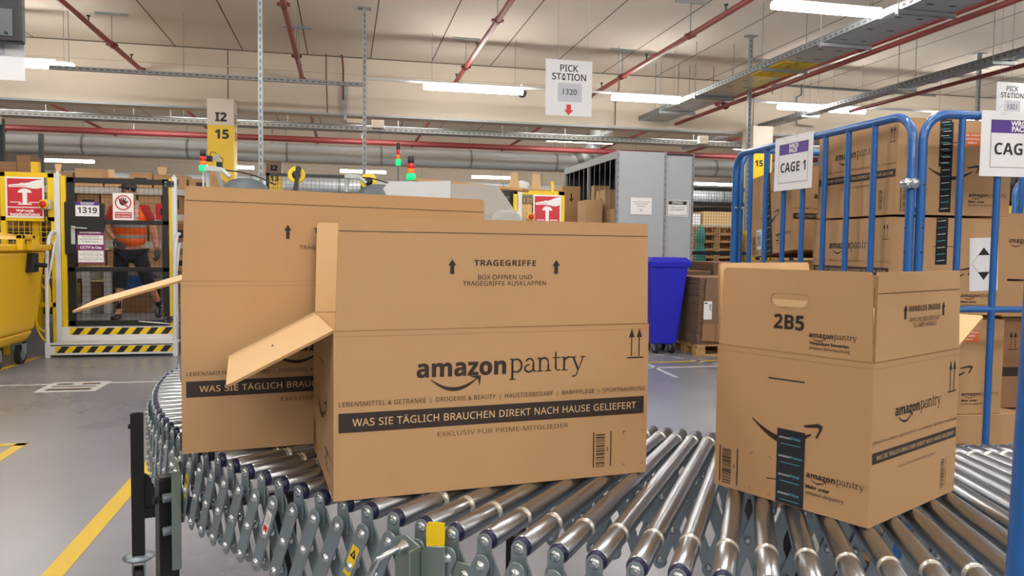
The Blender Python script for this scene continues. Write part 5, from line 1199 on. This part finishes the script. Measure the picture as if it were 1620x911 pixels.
for j, z in enumerate((.5, .95, 1.4)): k = MB().box((-.5, 0, 0), (.5, .40, .29), 'kraft_dark'); k.rect(-.5, .14, .5, .15, 'fold', XZ(0, 0, 0), .001); o = k.build('stored_carton'); o.location = (-3.95, 10.12, z + .041); tag(o, 'wide dark carton behind the yellow guard, level %s from the floor' % ('one', 'two', 'three')[j], 'box')

# ------------------------------------------------------------------ machines behind the back carton
def stack_light(label, px, ytop, ybot, ypole, Y, slim=False):
    t, b = at(px, ytop, Y), at(px, ybot, Y); e = at(px, ypole, Y); o = thing('stack_light', label, 'signal lamp', (b.x, Y, 0)); H = t.z - b.z; z = b.z; r = H * (.15 if not slim else .09)
    MB().cyl((0, 0, 0), (0, 0, z), r * .28, 'white_metal' if not slim else 'device_grey', 8).build('pole', o)
    for nme, m, a, c, q in (('green_lens', 'lamp_green', 0, .28, 1.32), ('amber_lens', 'amber', .28, .48, 1), ('red_lens', 'lamp_red', .48, .70, .95), ('cap', 'device_black', .70, 1.0, .9)):
        MB().lathe([(r * q * .9, z + H * a), (r * q, z + H * (a + .02)), (r * q, z + H * (c - .02)), (r * q * .88, z + H * c)], m, 14).build(nme, o)
    return o
stack_light('stack light with glowing green lens in front of the yellow column', 321.5, 237, 271, 300, 8.5)
stack_light('stack light with glowing green lens at the white machine, taller and nearer', 650, 247, 285, 300, 8.5)
stack_light('slim stack light with green lens, left of the taller one by the white machine', 630, 226, 262, 300, 9.2, True)
def reel(label, px, py, Y, lever):
    c = at(px, py, Y); o = thing('tape_reel', label, 'reel', c); F = frame((0, 0, 0), (1, 0, 0), (0, 0, 1))
    MB().lathe([(.085, -.03), (.09, -.02), (.09, .02), (.085, .03)], 'yellow', 26, F).build('reel', o)
    k = MB(); k.lathe([(.045, .03), (.042, .05), (.02, .055)], 'device_black', 18, F); k.build('hub', o)
    k = MB()
    if lever: k.bar((-.02, -.06, -.20), (.03, -.06, .07), .03, .04, 'device_black'); k.lathe([(.03, .05), (.03, .09)], 'device_black', 12, frame((.025, 0, .06), (1, 0, 0), (0, 0, 1)))
    else: k.bar((.03, -.055, .03), (-.02, -.06, -.02), .03, .03, 'device_black')
    k.build('lever', o); MB().box((-.02, .03, -c.z), (.02, .07, .0), 'device_grey').build('stand', o); return o
reel('yellow tape reel with black lever left of the black mesh screen', 469, 277, 8.5, True)
reel('yellow tape reel with black hub right of the black mesh screen', 583, 287, 8.5, False)
def scanner(label, px, py, Y, s=1.0):
    c = at(px, py, Y); o = thing('bench_scanner', label, 'scanner', c)
    MB().lathe([(.19 * s, -.06), (.17 * s, 0), (.12 * s, .05 * s), (.06 * s, .075 * s), (.01, .08 * s)], 'device_grey', 22, Matrix.Diagonal((1.25, .8, 1, 1))).build('dome', o)
    k = MB(); k.tube([(-.36 * s, 0, -.02), (-.36 * s, 0, .13 * s), (-.33 * s, -.02, .17 * s), (-.22 * s, -.05, .155 * s), (-.14 * s, -.06, .08 * s)], .022 * s, 'device_light', 10); k.bar((-.38 * s, -.01, .16 * s), (-.20 * s, -.04, .15 * s), .06 * s, .04 * s, 'device_light'); k.build('scanner_arm', o)
    k = MB(); k.tube([(-.2 * s, -.04, .15 * s), (-.05 * s, 0, .14 * s), (.12 * s, .02, .10 * s), (.3 * s, .03, .02)], .007, 'device_black', 6); k.build('cable', o)
    MB().box((-.25 * s, -.15, -c.z), (.25 * s, .15, -.06), 'beige_metal').build('cabinet', o); return o
scanner('grey domed bench scanner left of the first yellow tape reel', 388, 294, 8.3, 1.0); scanner('grey domed bench scanner by the white machine', 598, 302, 8.3, .9)
# arm with cameras by the yellow column
o = thing('camera_bracket', 'pale bracket with two small black cameras before the yellow column', 'bracket', at(349, 300, 8.78)); g = lambda x, y: at(x, y, 8.78) - at(349, 300, 8.78)
k = MB().bar(g(349, 300), g(344, 244), .035, .035, 'galv'); k.bar(g(344, 251), g(333, 251), .03, .03, 'galv'); k.build('arm', o)
for (x, y) in ((332, 251), (348, 261)): c = g(x, y); k = MB().box((c.x - .03, -.05, c.z - .03), (c.x + .03, .02, c.z + .03), 'device_black'); k.cyl((c.x, -.06, c.z), (c.x, -.05, c.z), .02, 'rubber', 10); k.build('camera_head', o, bevel=.006)
MB().tube([g(332, 247), g(334, 240), g(340, 241), g(346, 247), g(353, 252), g(352, 259)], .005, 'device_black', 6).build('cable', o)
MB().box((-.02, -.02, -at(349, 300, 8.78).z), (.02, .02, 0), 'galv').build('stand', o)
a = at(338, 268, 9.0); k = MB().box((a.x - .05, 9.0, 0), (a.x + .05, 9.05, a.z), 'wood'); tag(k.build('board'), 'upright brown board beside the camera bracket', 'board')
# black mesh screen
a = at(421, 272, 9.8), at(575, 277, 9.8)
o = thing('mesh_screen', 'black framed wire mesh screen between the two yellow tape reels', 'screen', ((a[0].x + a[1].x) / 2, 9.8, 0)); zt, zb = a[0].z - .01, a[0].z - .42; xa, xb = a[0].x, a[1].x
k = MB()
for q in ((xa, zt - .035, xb, zt), (xa, zb, xb, zb + .035), (xa, zb, xa + .035, zt), (xb - .035, zb, xb, zt)): k.box((q[0], 9.78, q[1]), (q[2], 9.82, q[3]), 'black_metal')
k.build('frame', o, world=True); k = MB(); wire_mesh(k, XZ(0, 9.8, 0), xa + .03, zb + .03, xb - .03, zt - .03, .05, .05, .004, 'black_metal'); k.build('wire_mesh', o, world=True)
for xx in (xa, xb - .035): MB().box((xx, 9.78, 0), (xx + .035, 9.82, zb), 'black_metal').build('post', o, world=True)
# white machine hood
o = thing('packing_machine', 'white sheet metal packing machine hood above the back carton', 'machine', (1.0, 7.2, 0)); A = lambda x, y, Y: at(x, y, Y)
def slab(pts, d, m, name, par):                                      # a plate given by its outline, d thick
    P = [Vector(p) for p in pts]; n = len(P); q = Vector((0, d, 0)); k = MB(); vs = P + [p + q for p in P]
    k.add(vs, [tuple(range(n)), tuple(range(2 * n - 1, n - 1, -1))] + [(n + i, n + (i + 1) % n, (i + 1) % n, i) for i in range(n)], m); return k.build(name, par, world=True)
z0 = .9
lw, rw = A(621, 287, 7.0), A(713, 287, 7.0)
slab([(lw.x, 7.0, z0), (rw.x, 7.0, z0), (rw.x, 7.0, rw.z + .005), (lw.x, 7.0, lw.z)], .03, 'white_metal', 'front_panel', o)
slab([A(606, 298, 6.9), A(620, 325, 6.9), A(622, 290, 6.9), A(617, 286, 6.9)], .03, 'white_metal', 'side_flap', o)
r2, r3 = A(788, 293, 7.0), A(826, 348, 7.0)
slab([(rw.x + .005, 7.02, z0), (r3.x + .25, 7.02, z0), (r3.x, 7.02, r3.z), (r2.x, 7.02, r2.z), (rw.x + .005, 7.02, rw.z - .015)], .03, 'beige_metal', 'side_panel', o)
MB().box((lw.x, 7.05, z0), (r2.x, 7.9, lw.z - .02), 'beige_metal').build('body', o, world=True)
MB().box((lw.x, 6.98, 0), (r3.x + .2, 7.9, z0), 'beige_metal').build('base', o, world=True)
def blob(name, label, pts, Y, d, m, cat):
    o = thing(name, label, cat, pts[0]); b = bmesh.new(); vs = [b.verts.new(Vector(p) - Vector(pts[0])) for p in pts]; return o
# crumpled clear film bag
c = A(806, 342, 6.9); me = bpy.data.meshes.new('film_bag'); bm = bmesh.new(); bmesh.ops.create_icosphere(bm, subdivisions=3, radius=.16)
rr = random.Random(5)
for v in bm.verts: v.co *= 1 + rr.uniform(-.16, .16); v.co.y *= .45
bm.to_mesh(me); bm.free(); me.materials.append(MATS['film']); o2 = bpy.data.objects.new('film_bag', me); COL.objects.link(o2); o2.location = (c.x - .02, 6.88, c.z - .10); tag(o2, 'crumpled clear plastic film at the right end of the white machine', 'plastic film')
# long shelf edge running behind the machine
k = MB(); k.bar(A(655, 284, 8.6), A(832, 301, 8.0), .25, .03, 'wood'); tag(k.build('shelf_board'), 'long thin wooden shelf board above the white machine', 'shelf')
zs = 2.07
o = thing('storage_shelf', 'thin wooden shelf over the middle yellow guard, carrying flaps and a white sack', 'shelf', (2.35, 10.15, 0))
MB().box((-.75, -.22, zs - .03), (.55, .22, zs), 'wood').build('board', o)
for sx in (-.73, .51):
    for sy in (-.2, .2): MB().box((sx - .02, sy - .02, 0), (sx + .02, sy + .02, zs - .03), 'galv').build('leg', o)
for (x, y, lab) in ((812, 289, 'left'), (847, 291, 'right')):
    p = A(x, y, 10.1); k = MB().prism([(-.06, -.14), (.08, -.14), (.05, .08), (-.04, .08)], 'kraft_inner', XZ(p.x, 10.1, zs + .141), .02); tag(k.build('carton_flap'), 'upright cardboard flap over the yellow guard, %s of the white sack' % lab, 'cardboard')
c = A(828, 296, 10.1); k = MB(); k.lathe([(.10, -.06), (.12, 0), (.09, .05), (.02, .07)], 'paper', 14, T(c.x, 10.2, zs + .061)); tag(k.build('sack'), 'small white sack between the upright flaps, over the yellow guard', 'sack')
# black cabinet, yellow guard and second stop sign
a = rect_px(789, 303, 812, 345, 9.9); k = MB().box((a[0], 9.9, .0), (a[2], 10.3, a[3]), 'device_black')
for j in range(3): k.box((a[0] + .03, 9.89, a[1] + .05 + j * .1), (a[2] - .05, 9.90, a[1] + .09 + j * .1), 'device_grey')
tag(k.build('control_cabinet'), 'black control cabinet left of the second yellow guard', 'cabinet')
g2 = rect_px(811, 303, 893, 390, GY); guard('yellow machine guard frame in the middle, beside the grey shelving', g2[0], g2[1], g2[2], g2[3], GY, 1, low=False)
k = MB().box((g2[0] + .06, GY - .035, 0), (g2[0] + .11, GY - .021, g2[3] + .02), 'white_metal'); tag(k.build('guard_post'), 'white post on the left edge of the middle yellow guard', 'post')
s2 = rect_px(843, 309, 888, 372, GY - .03); estop_sign('red emergency stop sign with a pushed button, on the middle yellow guard', s2, GY - .03, True)
estop_button('grey emergency stop switch with yellow ring on the middle yellow guard', 839, 343, GY - .10)
p = A(874, 287, 9.86); k = MB().box((p.x - .02, 9.85, 0), (p.x + .02, 9.89, p.z), 'yellow'); tag(k.build('guard_post'), 'thin yellow post rising above the middle yellow guard', 'post')
# ------------------------------------------------------------------ grey shelving with tall cartons
CXL = 3.79
o = thing('shelving_unit', 'tall grey steel shelving with closed end panels in the middle right', 'shelf', (4.37, 10.4, 0))
xm, xr = 4.508, 4.958; zt = 2.685
slab([(CXL, 10.4, 0), (xm - .008, 10.4, 0), (xm - .008, 10.4, zt), (CXL, 10.4, zt)], .03, 'cabinet', 'end_panel', o)
slab([(xm + .02, 10.45, 0), (xr, 10.45, 0), (xr, 10.45, zt), (xm + .02, 10.45, zt)], .03, 'cabinet', 'end_panel', o)
for xx, yy in ((CXL - .012, 10.39), (xm - .012, 10.39), (xm + .012, 10.44), (xr - .012, 10.44)):
    k = MB().box((xx, yy, 0), (xx + .028, yy + .05, zt + .01), 'galv')
    for j in range(26): k.rect(.008, .1 + j * .1, .018, .13 + j * .1, 'joint', XZ(xx, yy - .001, 0), .0003)
    k.build('upright', o, world=True)
for yy in (11.75, 13.05):
    for xx in (CXL, xm - .04): MB().box((xx, yy, 0), (xx + .04, yy + .05, zt), 'galv').build('upright', o, world=True)
MB().box((CXL - .005, 10.43, zt - .10), (CXL + .03, 13.1, zt), 'galv').build('top_rail', o, world=True)
MB().box((CXL + .03, 10.43, zt - .03), (xr, 13.1, zt - .005), 'dark_shelf').build('top_panel', o, world=True)
slab([(CXL, 13.1, 0), (xr, 13.1, 0), (xr, 13.1, zt), (CXL, 13.1, zt)], .02, 'dark_shelf', 'back_panel', o)
MB().box((xm - .01, 10.46, .1), (xm + .01, 13.1, zt - .03), 'dark_shelf').build('divider', o, world=True)
for zz in (.12, 1.05): MB().box((CXL + .01, 10.44, zz), (xm - .02, 13.09, zz + .035), 'galv').build('shelf', o, world=True)
for j, yy in enumerate((10.55, 10.78, 11.0, 11.25, 11.5, 12.05, 12.3, 12.6, 12.85)): MB().cyl((CXL + .02, yy, 1.085), (CXL + .02, yy, zt - .1), .005, 'galv', 6).build('divider_rod', o, world=True)
def tall_carton(label, x, y, w, d, z, h, arrow=True, m='kraft'):
    o = thing('stored_carton', label, 'box', (x, y, z), 0, 'cartons in the grey shelving'); k = MB().box((0, 0, 0), (w, d, h), m)
    F = frame((0, d, 0), (0, -1, 0), (0, 0, 1))
    if arrow:
        for M in (F, XZ(0, 0, 0)): k.rect(w * .46, h - .20, w * .54, h - .12, 'ink', M, .001); k.poly([(w * .38, h - .20), (w * .5, h - .26), (w * .62, h - .20)], 'ink', M, .001); smile(k, M, w * .2, w * .8, h * .3, .02, .012)
    k.build('body', o); return o
tall_carton('tall brown carton with a down arrow, at the far end of the grey shelving', 3.47, 12.1, .30, .55, 1.086, 1.22)
tall_carton('narrow upright brown carton in the middle of the grey shelving', 3.84, 11.6, .25, .35, 1.086, 1.20, False)
tall_carton('brown carton with a down arrow in the middle of the grey shelving', 3.84, 11.05, .5, .45, 1.086, 1.10)
tall_carton('open topped brown carton at the near side of the grey shelving', 3.50, 10.95, .26, .40, 1.086, .93, False)
tall_carton('flat brown carton nearest the end panel of the grey shelving', 3.82, 10.5, .5, .42, 1.086, .79, False)
tall_carton('brown carton standing on the lower shelf of the grey shelving', 3.85, 10.6, .5, .9, .156, .7, False, 'kraft_dark')
o = thing('side_shelf', 'low steel shelf beside the grey shelving carrying its outer cartons', 'shelf', (3.6, 11.8, 0)); MB().box((-.15, -.95, 1.05), (.17, .85, 1.085), 'galv').build('shelf', o)
for sy in (-.93, .80): MB().box((-.15, sy, 0), (-.11, sy + .03, 1.05), 'galv').build('leg', o)
def notice(label, rc, Y, dark):
    def paint(k, M, w, h):
        if dark:
            for a, b in (((.05, .08), (.95, .08)), ((.95, .08), (.95, .95)), ((.95, .95), (.05, .95)), ((.05, .95), (.05, .08))): k.line((a[0] * w, a[1] * h), (b[0] * w, b[1] * h), .006, 'print_black', M, .001)
            k.rect(w * .08, h * .72, w * .92, h * .92, 'print_black', M, .001); k.text('UWAGA', w * .5, h * .77, w * .5, 'sign_white', M, 'b', z=.002, center=True)
            for i, s_ in enumerate(('Miejsce na kartony', 'nie zastawiać')): k.text(s_, w * .5, h * (.52 - i * .15), w * .62, 'print_black', M, 'n', z=.001, center=True)
        else:
            for i in range(3): k.text(('Proszę zachować porządek', 'na stanowisku', 'dziękujemy')[i], w * .5, h * (.72 - i * .13), w * (.8 - .2 * i), 'ink_soft', M, 'n', z=.001, center=True)
            k.disc((w * .5, h * .26), w * .06, 'paper_grey', M, .001)
    return board('paper_notice', label, rc, Y, paint, 'notice')
notice('white paper notice on the left end panel of the grey shelving', rect_px(997, 313, 1031, 339, 10.39), 10.385, False); notice('white paper notice with a dark heading on the right end panel', rect_px(1054, 317, 1089, 342, 10.44), 10.435, True)
# blue wheeled bin
c = atz(1043, 556, 0); bb = thing('wheeled_bin', 'blue wheeled bin between the nearest carton and the cardboard stacks', 'bin', (3.955, 9.08, 0))
def frustum(k, z0, z1, x0, x1, X0_, X1_, y0, y1, Y0_, Y1_, m):
    k.add([(x0, y0, z0), (x1, y0, z0), (x1, y1, z0), (x0, y1, z0), (X0_, Y0_, z1), (X1_, Y0_, z1), (X1_, Y1_, z1), (X0_, Y1_, z1)], [(0, 3, 2, 1), (4, 5, 6, 7), (0, 1, 5, 4), (1, 2, 6, 5), (2, 3, 7, 6), (3, 0, 4, 7)], m)
k = MB(); frustum(k, .12, 1.08, -.22, .10, -.30, .20, -.2, .22, -.27, .27, 'bin_blue'); k.build('body', bb, bevel=.02)
k = MB(); frustum(k, 1.08, 1.15, -.32, .22, -.33, .23, -.29, .29, -.30, .30, 'bin_blue'); k.build('rim', bb, bevel=.008)
k = MB(); frustum(k, 1.15, 1.20, -.33, .23, -.26, .18, -.30, .30, -.25, .25, 'bin_blue'); k.build('lid', bb, bevel=.008)
MB().cyl((.245, -.2, 1.12), (.245, .2, 1.12), .016, 'bin_blue', 10).build('handle', bb)
for sx, sy in ((-.16, -.15), (.05, -.15), (-.16, .15), (.05, .15)):
    k = MB(); k.box((sx - .035, sy - .035, .07), (sx - .028, sy + .035, .15), 'zinc'); k.box((sx + .028, sy - .035, .07), (sx + .035, sy + .035, .15), 'zinc'); k.box((sx - .035, sy - .035, .14), (sx + .035, sy + .035, .15), 'zinc'); cs = k.build('caster', bb); k = MB(); k.cyl((sx - .02, sy, .08), (sx + .02, sy, .08), .08, 'rubber', 18); k.cyl((sx - .024, sy, .08), (sx + .024, sy, .08), .045, 'zinc', 12); k.build('wheel', cs)
# flattened cardboard on pallets
def make_pallet(label, loc, rz=0, w=1.2, d=.8, group=None):
    o = thing('pallet', label, 'pallet', loc, rz, group)
    for y in (-.35, -.175, 0, .175, .35): MB().box((-w / 2, y * d / .8 - .05, .122), (w / 2, y * d / .8 + .05, .144), 'wood').build('deck_board', o)
    for x in (-.53, 0, .53): MB().box((x * w / 1.2 - .05, -d / 2, .1), (x * w / 1.2 + .05, d / 2, .122), 'wood').build('stringer', o)
    for x in (-.53, 0, .53):
        for y in (-.33, 0, .33): MB().box((x * w / 1.2 - .06, y * d / .8 - .06, .022), (x * w / 1.2 + .06, y * d / .8 + .06, .1), 'wood').build('block', o)
    for y in (-.33, 0, .33): MB().box((-w / 2, y * d / .8 - .05, 0), (w / 2, y * d / .8 + .05, .022), 'wood').build('bottom_board', o)
    return o
def bundle(label, x0, y0, z0, w, d, h, m='kraft_old', lean=.0, rz=0.0):
    o = thing('cardboard_bundle', label, 'cardboard', (x0, y0, z0), rz); rr = random.Random(int(h * 1000)); k = MB(); n = int(h / .012)
    for i in range(n):
        z = i * h / n; a, b, c, d_ = (rr.uniform(-.008, .008) for _ in range(4)); s = lean * z
        k.box((a + s, b, z), (w + c + s, d + d_, z + h / n * .82), m if i < n - 1 else 'kraft_dark')
    k.build('sheets', o); return o
pa_ = thing
make_pallet('wooden pallet under the strapped cardboard stack with a white label', (4.70, 9.02, 0), .0, 1.0, .8)
b1 = bundle('stack of flattened cartons with a white label, beside the blue bin', 4.20, 8.62, .145, .85, .8, .82, lean=.03)
k = MB(); M = XZ(.05, -.02, .0)
k.prism([(.0, .05), (.30, .02), (.30, .80), (.04, .81)], 'kraft_old', M, .012); k.rect(.01, .31, .12, .53, 'paper', M, .0135); k.rect(.02, .5, .06, .515, 'print_black', M, .014)
for j in range(4): k.rect(.085, .42 + j * .02, .11, .43 + j * .02, 'print_black', M, .014)
k.rect(.0, .045, .17, .26, 'kraft_dark', M, .0132); k.rect(.19, .03, .30, .25, 'kraft_dark', M, .0132); b = k.build('outer_sheet', b1); b['label'] = 'outer flattened carton with a white label'
make_pallet('wooden pallet under the rear cardboard stack, right of the blue bin', (4.86, 9.975, 0), 0, 1.1, .8)
bundle('second stack of flattened cartons, close behind the blue bin', 4.33, 9.6, .145, .55, .78, .87, lean=-.03)
bundle('higher stack of flattened cartons in front of the mesh fence', 4.90, 9.62, .145, .62, .75, .99, 'kraft_old')
# mesh fence and pallets behind it
fa_, fb_ = 5.85, 8.6
o = thing('mesh_fence', 'black wire mesh fence between the grey shelving and the blue cage', 'fence', (7.2, 12.5, 0)); k = MB(); wire_mesh(k, XZ(0, 12.5, 0), fa_, .12, fb_, 2.38, .05, .05, .0045, 'black_metal'); k.build('wire_mesh', o, world=True)
for zz in (2.36, 2.10, 1.24, .12): MB().box((fa_, 12.47, zz - .03), (fb_, 12.53, zz + .03), 'black_metal').build('rail', o, world=True)
for xx in (fa_, 7.2, fb_ - .05): MB().box((xx, 12.48, 0), (xx + .05, 12.54, 2.4), 'black_metal').build('post', o, world=True)
p0 = make_pallet('wooden pallet in the stacks behind the mesh fence, lowest of the left stack', (6.95, 13.9, 0), 0, .95, .8, 'stacked pallets behind the mesh fence')
LV = ('lowest', 'second', 'third', 'fourth', 'fifth', 'sixth', 'seventh', 'eighth', 'ninth', 'tenth', 'eleventh', 'topmost')
for sx, nm in ((6.95, 'left'), (8.05, 'right')):
    for j in range(12):
        if sx == 6.95 and j == 0: continue
        dup(p0, (sx + rnd.uniform(-.015, .015), 13.9 if sx < 7.5 else 14.45, j * .1455), rnd.uniform(-.015, .015), 'wooden pallet behind the mesh fence, %s of the %s stack' % (LV[j], nm))
k = MB(); c = at(1108, 372, 13.0); k.lathe([(.10, .0), (.11, .4), (.11, 1.0), (.10, 1.3), (.06, 1.40), (.09, 1.46), (.09, 1.58), (.06, 1.70), (.02, 1.74)], 'teal', 14, T(c.x, 13.0, 0)); tag(k.build('wrapped_roll'), 'teal wrapped bundle behind the mesh fence, left of the pallets', 'bundle')
# far racks closing the view
def far_rack(label, x0, x1, y, h, lv, mats, seed, grp):
    rr = random.Random(seed); o = rack(label, x0, x1, y, y + .9, lv, h, 'beige_metal', 'dark_shelf', .1); n = 0
    for z in lv:
        x = x0 + .15
        while x < x1 - .6:
            w = rr.uniform(.5, 1.0)
            k = MB().box((0, 0, 0), (w - .06, .7, rr.uniform(.25, .42)), rr.choice(mats)); q = k.build('stored_carton'); q.location = (x, y + .05, z + .041)
            tag(q, 'distant %s, shelf at %d cm, number %d along it' % (grp, round(z * 100), n + 1), 'box', grp + ' row'); x += w; n += 1
MX = ['kraft', 'kraft', 'kraft_dark', 'kraft_inner']
far_rack('long low rack of cartons far behind the yellow guards at the left', -13, -4.8, 19, 2.1, (.2, .8, 1.4, 1.95), MX, 3, 'carton on the far left rack')
far_rack('long low rack of cartons far behind the white machine', -1.2, 4.8, 16.2, 2.0, (.2, .8, 1.4, 1.85), MX, 4, 'carton on the far middle rack')
far_rack('long rack of cartons far behind the mesh fence and the blue cage', 6.2, 16, 19.5, 2.2, (.2, .8, 1.4, 1.95), MX + ['paper'], 5, 'carton on the far right rack')
far_rack('rack of cartons beyond the raised floor behind the gate', -4.6, -1.4, 14.9, 2.2, (.2, .8, 1.4, 2.0), MX, 6, 'carton on the rack beyond the gate')
# the stop panel glimpsed at the far right edge
pr = rect_px(1596, 319, 1660, 372, 6.5); guard('yellow machine guard glimpsed at the right edge beyond the cage', pr[0], pr[1], pr[2], pr[3], 6.5, 1, low=False)
k = MB().box((pr[0] + .06, 6.46, pr[1] + .06), (pr[2] - .06, 6.47, pr[3] - .07), 'sign_white'); F = XZ(pr[0] + .06, 6.46, pr[1] + .06); k.rect(.03, .03, .2, .12, 'sign_red', F, .001); tag(k.build('emergency_stop_sign'), 'red and white sign on the yellow guard at the right edge', 'sign')
